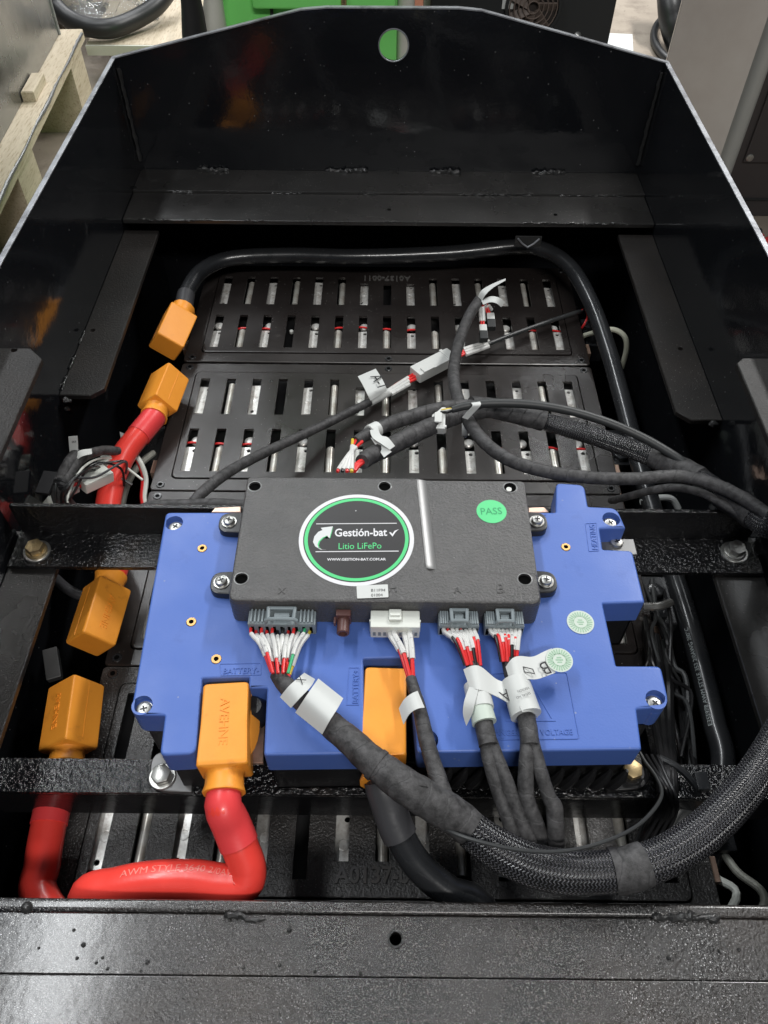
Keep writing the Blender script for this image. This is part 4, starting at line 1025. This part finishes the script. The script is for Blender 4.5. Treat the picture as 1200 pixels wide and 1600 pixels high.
def slab(p0, p1, w_, h_, mat, nm, parent, wd=.0012):
    d_ = p1 - p0; L_ = d_.length; X = d_.normalized(); Z = Vector((0, 0, 1)); Z = (Z - X * Z.dot(X)).normalized(); Y = Z.cross(X)
    m_ = Matrix((X, Y, Z)).transposed().to_4x4(); m_.translation = p0
    return part(nm, xf(bbox((0, -w_ / 2, -h_ / 2), (L_, w_ / 2, h_ / 2), wd), m_), mat, parent)
ib = slab(P(648, 586, -.107), P(706, 556, -.107), .0175, .012, m_white, 'inline_connector', la)
slab(P(660, 579, -.1005), P(676, 571, -.1005), .008, .002, m_white, 'latch', ib, .0006)
slab(P(694, 562, -.107), P(698, 560, -.107), .0195, .0135, m_white, 'connector_collar', ib, .0006)
for k in range(3): cable('wire', [(703, 553 + k * 5, -.107), (720, 550 + k * 3, -.107), (738, 542 + k * 2, -.107)], .0014, m_wred, la, 8, 4)
for k in range(3): cable('marker_sleeve', [(724 + k * 2, 546 + k * 4, -.1065), (764, 533 + k * 4, -.1070)], .0023, m_sleeve, la, 8, 2)
cable('thin_cable', [(762, 538, -.107), (800, 523, -.109), (850, 505, -.110), (895, 490, -.111), (908, 487, -.113)], .0024, m_lead, la, 10, 6)
for k in range(3): cable('wire', [(905, 487 + k, -.112), (914 + k * 2, 484 - k, -.113), (918 + k, 495, -.117), (912 + k, 508, -.122), (908, 514, -.128)], .0012, m_wred if k < 2 else m_lead, la, 8, 5)

yk = yc + .009
o = cable('taped_cable', [(Vector((P(200, 800, -.04).x, yk, -.050)), .0042), (Vector((P(232, 795, -.035).x, yk, -.036)), .0042), (Vector((P(290, 792, -.03).x, yk, -.033)), .0042), (Vector((P(350, 790, -.03).x, yk, -.032)), .0042), (Vector((P(420, 790, -.03).x, yk, -.036)), .0042)], None, m_tape, None, 12, 6, .03)[0]; recentre(tag(o, 'taped cable lying along the back of the rear cross beam upright', 'cable'))
lb_ = empty('sensor_lead', P(720, 600, -.05), 'taped sensor lead bending over the modules with paired paper tails and tiny plugs', 'sensor lead')
cable('taped_cable', [(748, 470, -.085, .0058), (735, 490, -.078, .0058), (722, 520, -.068, .0056), (712, 555, -.055, .0056), (709, 590, -.042, .0056), (716, 625, -.028, .0056), (732, 658, -.018, .0054), (758, 692, -.012, .0054), (795, 718, -.010, .0054), (850, 736, -.010, .0052), (920, 746, -.010, .0050), (990, 748, -.010, .0050), (1060, 744, -.008, .0050), (1110, 755, -.004, .0050), (1160, 778, -.001, .0050), (1215, 815, .002, .0050)], None, m_tape, lb_, 14, 7, .03)
part('paper_tail', ribbon([((746, 466, -.080), (753, 470, -.080)), ((752, 454, -.072), (759, 460, -.072)), ((768, 444, -.068), (771, 449, -.068)), ((790, 435, -.066), (790, 438, -.066))], .0004), m_paper, lb_)
part('paper_tail', ribbon([((752, 470, -.080), (755, 476, -.080)), ((766, 463, -.076), (766, 472, -.076)), ((780, 465, -.078), (776, 474, -.078)), ((789, 472, -.086), (783, 480, -.086))], .0004), m_paper, lb_)
for k, (u, v) in enumerate(((754, 512), (766, 494))):
    for j in range(2):
        cable('wire', [(750 + j * 4 + k * 6, 472, -.084), (751 + j * 4 + k * 8, 490 - k * 6, -.090), (u - 2 + j * 4, v, -.094)], .0012, m_wred, lb_, 8, 4)
        cable('marker_sleeve', [(750.5 + j * 5 + k * 8, 480 - k * 3, -.0855), (u - 3 + j * 5, v - 10, -.0925)], .0019, m_sleeve, lb_, 8, 3)
    pb_ = slab(P(u, v - 3, -.094), P(u + 1, v + 8, -.096), .0085, .006, m_white, 'mini_plug', lb_, .0008)
    slab(P(u + 1, v + 7, -.096), P(u + 2, v + 20, -.098), .0090, .007, m_charcoal, 'plug_shell', pb_, .0008)
part('paper_flag', ribbon([((722, 653, -.018), (732, 660, -.016)), ((722, 668, -.022), (730, 672, -.022)), ((722, 680, -.030), (732, 680, -.030)), ((727, 684, -.034), (737, 672, -.030))], .0004), m_paper, lb_)

lc = empty('plug_lead', P(800, 640, -.02), 'smooth black lead ending in a small white plug over the modules', 'plug lead')
cable('jacket', [(706, 640, -.004, .0030), (730, 634, -.003, .0036), (770, 630, -.002, .0038), (830, 632, -.002, .0038), (890, 642, -.004, .0037), (950, 660, -.008, .0036), (1005, 684, -.014, .0036), (1045, 707, -.018, .0036), (1068, 722, -.020, .0036)], None, m_lead, lc, 12, 7)
wp = slab(P(686, 640, -.010), P(684, 674, -.014), .0115, .0085, m_white, 'white_plug', lc, .0010)
slab(P(685, 645, -.0052), P(684.5, 660, -.0068), .006, .002, m_white, 'latch', wp, .0005)
slab(P(684.5, 668, -.0135), P(684.3, 672, -.014), .0135, .0095, m_white, 'plug_collar', wp, .0006)
for k in range(3): cable('wire', [(708, 639 + k, -.004), (698, 640 + k * 2, -.005), (688, 642 + k, -.008)], .0012, (m_wyel, m_cap, m_wblk)[k], lc, 8, 4)
part('paper_flag', ribbon([((736, 630, .003), (750, 628, .003)), ((738, 634, .0035), (751, 633, .0035)), ((731, 642, -.002), (742, 643, -.002)), ((722, 652, -.010), (731, 655, -.010))], .0004), m_paper, lc)

ld = cable('branch_lead', [(955, 782, -.085), (985, 775, -.060), (1020, 766, -.040), (1055, 762, -.028), (1095, 770, -.018), (1130, 788, -.014), (1158, 806, -.014)], .0033, m_tape, None, 12, 7, .03)[0]
recentre(tag(ld, 'thin taped branch lead rising beside the blue box corner to the braided sleeve', 'sensor lead'))

# cream tubes beside the modules
for i, (pp, r_, m_, lab) in enumerate((
    ([(905, 527, -.135), (935, 518, -.118), (958, 515, -.110), (975, 525, -.112), (979, 545, -.125), (971, 575, -.150)], .0030, m_beige, 'cream tube arching beside the far module under the black cable'),
    ([(1002, 785, -.130), (1030, 778, -.130), (1050, 780, -.132), (1060, 795, -.140)], .0032, m_white, 'pale flat lead end by the rear beam near the blue box corner'),
    ([(1006, 948, -.115), (1030, 947, -.112), (1048, 941, -.115)], .0034, m_zinc, 'bare metal clip beside the blue box notch'),
    ([(1115, 1310, -.150), (1150, 1360, -.140), (1195, 1410, -.130), Vector((.215, .095, -.13))], .0029, m_olive, 'silver braided earth lead running under the near ledge'),
    ([(1098, 1350, -.140), (1120, 1372, -.138), (1150, 1405, -.136), Vector((.195, .098, -.135))], .0028, m_ivory, 'pale lead beside the silver braided earth lead under the near ledge'),
    ([(92, 1290, -.140), (70, 1340, -.130), (55, 1375, -.120), (48, 1400, -.115)], .0036, m_lead, 'grey lead hidden behind the red cable end at the tray side'))):
    o = cable('lead_tube', pp, r_, m_, None, 10, 6)[0]; recentre(tag(o, lab, 'lead'))

# clipped bundle at the left wall
bu = empty('cable_bundle', P(100, 740, -.07), 'grey taped cables zip tied at the side wall with white tags and pale connector', 'cable bundle')
BZc = -.062
cable('taped_cable', [(120, 706, BZc + .004, .0044), (108, 722, BZc + .006, .0048), (98, 742, BZc + .004, .0050), (90, 762, BZc, .0050), (92, 782, BZc - .012, .0050), (115, 800, BZc - .030, .0050)], None, m_tape, bu, 12, 6, .03)
cable('taped_cable', [(185, 705, -.090, .0042), (160, 704, -.078, .0044), (130, 714, BZc, .0046), (110, 736, BZc + .002, .0048), (101, 758, BZc, .0048), (102, 778, BZc - .012, .0046), (115, 795, BZc - .030, .0046)], None, m_tape, bu, 12, 6, .03)
part('zip_tie', tube(Path([(P(84, 752, BZc + .004), .0018), (P(96, 750, BZc + .0085), .0020), (P(107, 757, BZc + .004), .0018)], None, 4), 8), m_print, bu)
part('zip_tie', tube(Path([(P(83, 757, BZc + .003), .0018), (P(95, 756, BZc + .0075), .0020), (P(106, 762, BZc + .003), .0018)], None, 4), 8), m_print, bu)
part('zip_head', bbox(tuple(P(99, 760, BZc + .004) - Vector((.0035, .003, .002))), tuple(P(99, 760, BZc + .004) + Vector((.0035, .003, .003))), .0006), m_print, bu)
cl = slab(P(66, 772, -.060), P(80, 738, -.056), .012, .004, m_print, 'wall_clip', bu, .0006)
t1 = part('paper_tag', ribbon([((107, 682, -.040), (121, 681, -.040)), ((108, 695, -.048), (122, 694, -.048)), ((109, 708, -.056), (122, 706, -.056))], .0004), m_paper, bu)
lettering('03', P(112, 692, -.0435), P(118, 691.5, -.0435), m_print, t1, hscale=1.0)
part('paper_tag', ribbon([((112, 716, -.058), (116, 722, -.058)), ((124, 704, -.054), (128, 713, -.054)), ((143, 701, -.056), (144, 709, -.056))], .0004), m_paper, bu)
part('paper_tag', ribbon([((185, 705, -.100), (192, 702, -.100)), ((189, 690, -.098), (197, 690, -.098)), ((187, 675, -.092), (206, 682, -.092))], .0004), m_paper, bu)
ic = slab(P(124, 757, -.085), P(168, 737, -.092), .020, .011, m_ivory, 'pale_connector', bu, .0014)
slab(P(160, 727, -.092), P(168, 716, -.094), .010, .008, m_ivory, 'connector_tail', bu, .001)
for k in range(4): cable('wire', [(108, 758 + k * 2, -.078), (115, 757 + k * 2, -.083), (126, 754 + k * 2, -.085)], .0014, m_wred, bu, 8, 3)
slab(P(104, 772, -.075), P(120, 764, -.085), .006, .005, m_white, 'pale_connector', bu, .0008)
cable('braided_tail', [(240, 708, -.135, .0034), (222, 722, -.130, .0036), (206, 742, -.132, .0036), (196, 765, -.140, .0036), (188, 800, -.150, .0036)], None, m_olive, bu, 10, 6)
cable('wire', [(210, 712, -.115), (218, 725, -.118), (224, 745, -.125), (222, 775, -.130), (224, 790, -.132)], .0022, m_wred, bu, 8, 5)
cable('wire', [(213, 712, -.113), (222, 727, -.117), (228, 748, -.125), (226, 775, -.130), (228, 790, -.132)], .0024, m_ivory, bu, 8, 5)
cable('pale_sheath', [(84, 782, -.075, .006), (72, 795, -.085, .0055), (60, 808, -.095, .005)], None, m_ivory, bu, 10, 4)
o = slab(P(79, 1015, -.145), P(86, 1062, -.150), .012, .008, m_foot, 'inline_connector', None, .001); tag(o, 'grey inline connector hanging in the gap between the left orange terminal covers', 'connector'); recentre(o)
o = cable('cable_sheath', [(88, 905, -.150), (105, 920, -.140), (125, 930, -.140), (150, 935, -.145), (170, 950, -.160)], .0046, m_bshrink, None, 12, 5)[0]; recentre(tag(o, 'dark grey cable end under the rear beam beside an orange terminal cover', 'cable'))

# strapped black leads at the right end of the front beam
sb = empty('strapped_leads', P(1040, 1240, -.06), 'black zip tied leads strapped over the front beam beside the gold bolt', 'strapped leads')
for k in range(3):
    cable('lead', [(1010 + k * 13, 985 + k * 9, -.120), (1018 + k * 13, 1060, -.112), (1026 + k * 10, 1130, -.100), (1034 + k * 7, 1180, -.068), (1038 + k * 6, 1215, -.0545), (1034 + k * 8, 1248, -.060), (1016 + k * 12, 1290, -.090), (998 + k * 14, 1330, -.100)], .0036 + .0005 * (k == 1), m_wblk, sb, 10, 7)
cable('strap', [(1030, 1184, -.056), (1060, 1200, -.054), (1084, 1224, -.055), (1090, 1240, -.060)], .0024, m_blackcab, sb, 8, 6)
cable('strap', [(1028, 1190, -.056), (1032, 1215, -.053), (1034, 1238, -.055)], .0032, m_print, sb, 8, 6)
slab(P(1086, 1222, -.056), P(1106, 1222, -.056), .012, .006, m_blackcab, 'strap_head', sb, .0008)
cable('wire_tail', [(988, 1330, -.070), (1000, 1300, -.058), (1012, 1275, -.045), (1026, 1258, -.036)], .0009, m_lead, sb, 8, 5)

for k in range(4):
    cable('conduit', [(1052 + k * 9, 1244 + k * 4, -.075 - .004 * k), (1030 + k * 10, 1275 + k * 3, -.088), (1008 + k * 11, 1310 + k * 3, -.098), (996 + k * 12, 1345, -.110)], .0046, m_lead, sb, 12, 6, .06)
lw = empty('loose_wires', P(1040, 1050, -.11), 'tangle of thin black wires hanging in the gap right of the blue box', 'loose wires')
rw = random.Random(21)
for k in range(9):
    u0 = 1000 + rw.uniform(0, 40); v0 = 900 + rw.uniform(0, 90); pts_ = [(u0, v0, -.135)]
    for j in range(1, 6):
        pts_.append((u0 + j * rw.uniform(6, 16) + rw.uniform(-9, 9), v0 + j * rw.uniform(38, 60), -.118 + rw.uniform(-.012, .012) + .012 * (j == 5)))
    cable('wire', pts_, rw.choice((.0012, .0016, .0022)), rw.choice((m_wblk, m_lead, m_wblk, m_bshrink)), lw, 8, 6)
for k in range(4):
    cable('wire', [(1000 + k * 9, 1180, -.058 + .002 * k), (1018 + k * 8, 1205 + k * 3, -.051), (1036 + k * 7, 1236 + k * 4, -.053), (1028 + k * 9, 1275, -.075), (1004 + k * 10, 1318, -.092)], .0012, m_wblk, lw, 8, 6)
rw = random.Random(5)
for k in range(7):
    u0, v0 = 86 + rw.uniform(0, 26), 770 + rw.uniform(0, 16)
    cable('thin_wire', [(u0, v0, -.070), (u0 + rw.uniform(0, 14), v0 - rw.uniform(14, 34), -.060 + rw.uniform(-.012, .008)), (u0 + rw.uniform(20, 50), v0 - rw.uniform(36, 60), -.064 + rw.uniform(-.014, .008)), (u0 + rw.uniform(60, 95), v0 - rw.uniform(44, 70), -.085 + rw.uniform(-.01, .01)), (u0 + rw.uniform(90, 118), v0 - rw.uniform(20, 60), -.105)], rw.choice((.0011, .0014, .0018)), rw.choice((m_lead, m_wblk, m_ivory, m_bshrink, m_wred)), bu, 8, 6)
# ------------------------------------------------------------------ things behind the tray
# green machine
gm = empty('green_machine', (0, 1.5, FLOOR_Z), 'bright green painted machine cabinet standing behind the arched end wall', 'machine')
a = PY(330, 20, 1.22); b = PY(655, 20, 1.22)
part('cabinet', bbox((a.x, 1.22, FLOOR_Z), (b.x - .03, 1.62, .55), .004), m_greenm, gm)
d_ = part('door', bbox((PY(395, 10, 1.21).x, 1.205, PY(500, 16, 1.205).z), (b.x - .032, 1.2196, .53), .004), m_greenm, gm)
part('hinge', cyl((PY(537, 3, 1.2).x, 1.203, .030), .004, .04, 12), m_gold, d_)
part('door_edge', bbox((PY(420, 10, 1.21).x, 1.2155, -.02), (PY(425, 10, 1.21).x, 1.2197, .045), .001), m_charcoal, gm)
part('corner_post', cyl((b.x - .018, 1.235, FLOOR_Z), .012, .95, 16), m_pole, gm)
o = part('orange_post', bbox((PY(632, 5, 1.25).x, 1.25, FLOOR_Z), (PY(662, 5, 1.25).x, 1.29, .5), .004), m_peach); tag(o, 'narrow orange painted post beside the green machine', 'post'); recentre(o)
# dark cabinet with fan
dc = empty('dark_cabinet', (.25, 1.4, FLOOR_Z), 'charcoal equipment cabinet with round fan grille behind the tray', 'cabinet')
x0 = PY(672, 20, 1.27).x; x1 = PY(952, 60, 1.27).x
part('cabinet', bbox((x0, 1.27, FLOOR_Z), (x1, 1.60, .6), .003), m_charcoal, dc)
fc = PY(833, 10, 1.268)
m_fan = M('fan_grille', (.13, .10, .085), .5)
fn = part('fan_housing', xf(solid(circle((0, 0), .040, 36), [circle((0, 0), .036, 36)], 0, .008, .001, 1), Matrix.Translation((fc.x, 1.2698, fc.z)) @ Matrix.Rotation(R(90), 4, 'X')), m_charcoal, dc)
part('fan_back', xf(cyl((0, 0, 0), .036, .0008, 30), Matrix.Translation((fc.x, 1.2696, fc.z)) @ Matrix.Rotation(R(90), 4, 'X')), M('fan_shadow', (.035, .028, .025), .6), fn)
for k in range(5):
    r_ = .008 + k * .0065
    part('grille_ring', tube(Path([(Vector((fc.x + r_ * math.cos(i * math.pi / 12), 1.2630, fc.z + r_ * math.sin(i * math.pi / 12))), .0009) for i in range(25)], None, 1), 6, cap=False), m_fan, fn)
for k in range(7):
    a_ = k * 2 * math.pi / 7
    g_ = xf(bbox((.006, -.007, -.001), (.033, .007, .001), .0008), Matrix.Translation((fc.x, 1.2668, fc.z)) @ Matrix.Rotation(R(90), 4, 'X') @ Matrix.Rotation(a_, 4, 'Z') @ Matrix.Rotation(.5, 4, 'X'))
    part('fan_blade', g_, m_fan, fn)
part('white_label', box((PY(785, 4, 1.2685).x, 1.2683, PY(785, 14, 1.2685).z), (PY(803, 4, 1.2685).x, 1.2697, PY(785, 0, 1.2685).z)), m_paper, dc)
sc = PY(902, 57, 1.268); part('screw', lathe((sc.x, 1.2698, sc.z), [(.006, 0), (.006, .002), (.004, .005), (.002, .006)], 14, 'Y'), m_zinc, dc)
# paper on the floor
pp_ = [P(u, v, FLOOR_Z + .001) for u, v in ((935, 95), (945, 52), (988, 54), (990, 90))]
o = part('paper_sheet', solid([(p_.x, p_.y) for p_ in pp_], [], FLOOR_Z + .0005, FLOOR_Z + .002), m_paper); tag(o, 'white torn paper sheet lying on the floor by the dark cabinet', 'paper'); recentre(o)
# black hoses on the right
o = cable('rubber_hose', [(1044, -40, -.30), (1046, 0, -.32), (1050, 35, -.36), (1062, 70, -.40), (1090, 110, -.40)], .032, m_rubber, None, 16, 6)[0]; recentre(tag(o, 'thick black rubber hose hanging to the floor beside the stainless panel', 'hose'))
o = cable('thin_hose', [(1045, 20, -.395), (1026, 40, -.408), (1022, 62, -.408), (1035, 85, -.408), (1056, 100, -.408), (1080, 105, -.408)], .0105, m_rubber, None, 12, 6)[0]; recentre(tag(o, 'thin black hose curled on the floor beside the thick rubber hose', 'hose'))
# stainless panel and brown cabinet
m_pole2 = M('grey_edge_profile', (.42, .43, .41), .4, .2)
sp_ = empty('stainless_panel', (.75, 1.2, FLOOR_Z), 'large stainless steel panel with grey folded edge standing right of the tray', 'steel panel')
def wallquad(a, b, z0, z1, th, wd=.002):
    d_ = (b - a); d_.z = 0; L_ = d_.length; X = d_.normalized(); Y = Vector((0, 0, 1)).cross(X); m_ = Matrix((X, Y, Vector((0, 0, 1)))).transposed().to_4x4(); m_.translation = Vector((a.x, a.y, 0))
    return xf(bbox((0, 0, z0), (L_, th, z1), wd), m_)
yp = 1.47
xa = PY(1062, 50, yp).x; xb = PY(1156, 160, yp).x
part('sheet', wallquad(Vector((xa, yp + .03, 0)), Vector((xb, yp, 0)), FLOOR_Z, .75, .01), m_inox, sp_)
part('folded_edge', cyl((xb + .014, yp + .004, FLOOR_Z), .0165, 1.17, 18), m_pole2, sp_)
bc = empty('brown_cabinet', (.9, .9, FLOOR_Z), 'dark brown steel cabinet with door standing right of the stainless panel', 'cabinet')
y_ = P(1165, 338, FLOOR_Z).y; x_ = xb + .034
part('cabinet', bbox((x_, y_, FLOOR_Z), (x_ + .8, y_ + .5, .8), .003), m_brownc, bc)
zc = PY(1160, 252, y_).z
dr = part('door', bbox((PY(1160, 252, y_).x, y_ - .006, zc), (x_ + .7, y_ - .0004, .75), .002), m_brownc, bc)
part('base_strip', bbox((x_ + .002, y_ - .004, PY(1160, 312, y_).z), (x_ + .79, y_ - .0004, PY(1160, 311, y_).z + .003), .001), m_charcoal, bc)
c = PY(1170, 244, y_); part('lock', lathe((c.x, y_ - .006, c.z), [(.007, 0), (.007, .002), (.005, .003)], 14, 'Y'), m_zinc, dr)
# red tool on the floor
rt = empty('red_tool', P(1185, 370, FLOOR_Z), 'small red and black hand tool on the floor below the brown cabinet', 'tool')
a = P(1172, 352, FLOOR_Z + .02)
part('grip', tube(Path([(P(1159, 354, FLOOR_Z + .02), .013), (P(1171, 364, FLOOR_Z + .022), .017), (P(1181, 376, FLOOR_Z + .02), .017)], None, 4), 14), m_redtool, rt)
part('jaw', tube(Path([(P(1174, 366, FLOOR_Z + .034), .012), (P(1185, 368, FLOOR_Z + .032), .014)], None, 3), 12), m_charcoal, rt)
part('handle', tube(Path([(P(1181, 376, FLOOR_Z + .016), .012), (P(1191, 382, FLOOR_Z + .016), .012), (P(1206, 376, FLOOR_Z + .016), .011)], None, 4), 12), m_redtool, rt)
# left pallet under the steel container
PZ = -.255
lp = empty('wooden_pallet', P(60, 200, FLOOR_Z), 'pale wooden pallet with block feet under the steel container at the left', 'pallet', 'wooden pallets')
e0 = P(126, 50, PZ); e1 = P(-14, 330, PZ); dv = (e1 - e0).normalized(); nv = Vector((dv.y, -dv.x, 0))
if nv.x > 0: nv = -nv
def along(s_, w_, z_): q_ = e0 + dv * s_ + nv * w_; return Vector((q_.x, q_.y, z_))
Lb = (e1 - e0).length + .35
def board(s0, s1, w0, w1, z0, z1, nm, par, mt=m_wood, wd=.002):
    pts_ = [along(s0, w0, 0), along(s1, w0, 0), along(s1, w1, 0), along(s0, w1, 0)]
    return part(nm, solid([(p_.x, p_.y) for p_ in pts_], [], z0, z1, wd, 1), mt, par)
board(-.02, Lb, 0, .075, PZ - .022, PZ, 'top_board', lp)
for w0 in (.125, .26, .40): board(-.02, Lb, w0, w0 + .10, PZ - .022, PZ - .0005, 'top_board', lp)
sblk = [0.0, (P(80, 205, PZ) - e0).length * .92]
for s0 in (0.02, .50, .98):
    for w0 in (.004, .25): board(s0, s0 + .11, w0, w0 + .12, FLOOR_Z, PZ - .0222, 'block_foot', lp)
board(.27, .36, .018, .043, PZ + .0002, PZ + .020, 'wedge', lp)
gp_ = [(along(s_, -.001 + .0012 * math.sin(s_ * 31), PZ - .004), .0030 + .0008 * math.sin(s_ * 19 + 1)) for s_ in [k * .03 for k in range(int(Lb / .03))]]
part('film_strip', tube(Path(gp_, None, 2), 8, .25), m_foot, lp)
scn = empty('steel_container', P(0, 100, PZ), 'plain shiny steel container standing on the left pallet', 'container')
g0 = along(.02, .045, 0); g1 = along(Lb, .045, 0)
pts_ = [along(.015, .045, 0), along(Lb, .045, 0), along(Lb, .60, 0), along(.015, .60, 0)]
part('shell', solid([(p_.x, p_.y) for p_ in pts_], [], PZ + .0006, .55, .004, 2), m_steel, scn)
part('corner_bead', tube(Path([(along(.013, .044, PZ + .001), .003), (along(.013, .044, .3), .003)], None, 2), 8), m_edge, scn)
# rear pallet
rp = empty('wooden_pallet', P(200, 60, FLOOR_Z), 'wide wooden pallet behind the tray carrying a black hose loop and clear film', 'pallet', 'wooden pallets')
RZ = -.33
f0 = P(128, 78, RZ); f1 = P(345, 62, RZ); yy0 = (f0.y + f1.y) / 2
part('top_board', bbox((f0.x, yy0, RZ - .022), (f1.x, yy0 + .30, RZ), .002), m_wood, rp)
part('top_board', bbox((f0.x - .25, yy0 + .304, RZ - .022), (f1.x, yy0 + .60, RZ - .001), .002), m_wood, rp)
part('edge_strip', bbox((f0.x, yy0 - .006, RZ - .024), (f1.x, yy0 - .0003, RZ - .0005), .001), m_pole, rp)
for xx in (f0.x + .02, f1.x - .14): part('block_foot', bbox((xx, yy0 + .10, FLOOR_Z), (xx + .12, yy0 + .22, RZ - .0222), .002), m_wood, rp)
o = cable('rubber_hose', [(62, -40, -.20), (80, 0, -.255), (105, 28, -.285), (140, 43, -.300), (175, 44, -.303), (212, 30, -.300), (245, 8, -.285), (270, -25, -.26)], .022, m_rubber, None, 18, 7)[0]; recentre(tag(o, 'black rubber hose loop hanging over the rear wooden pallet', 'hose'))
# crumpled clear film
bm = bmesh.new(); bmesh.ops.create_grid(bm, x_segments=22, y_segments=14, size=1)
c = P(165, 12, RZ)
rr = random.Random(9)
for v in bm.verts:
    x, y = v.co.x, v.co.y
    h_ = .03 + .02 * math.sin(7 * x + 3 * y) + .016 * math.sin(11 * y - 5 * x) + rr.uniform(-.008, .010); e_ = max(abs(x), abs(y))
    v.co = Vector((c.x + x * .16 + rr.uniform(-.006, .006), c.y + y * .09, RZ + .001 + max(.0015, h_ * (1 - e_ ** 3))))
me = bpy.data.meshes.new('m'); bm.to_mesh(me); bm.free(); o = link('plastic_film', me, m_film); tag(o, 'crumpled clear plastic film on the rear wooden pallet', 'plastic film'); recentre(o)
# wrapped dark post
pv = empty('wrapped_post', P(300, 60, FLOOR_Z), 'dark wavy rubber post with pale film wrap between pallet and green machine', 'post')
b0 = PY(302, 40, 1.16)
part('post', tube(Path([(Vector((b0.x + .003 * math.sin(k * 2.1), 1.16, FLOOR_Z + k * .05)), .016 + .0035 * math.sin(k * 1.7)) for k in range(18)], None, 3), 14), m_rubber, pv)
part('film_wrap', tube(Path([(Vector((b0.x + .028 + .005 * math.sin(k * 1.3), 1.175, FLOOR_Z + k * .05)), .014 + .004 * math.sin(k * 2.3)) for k in range(18)], None, 3), 12), m_pole, pv)
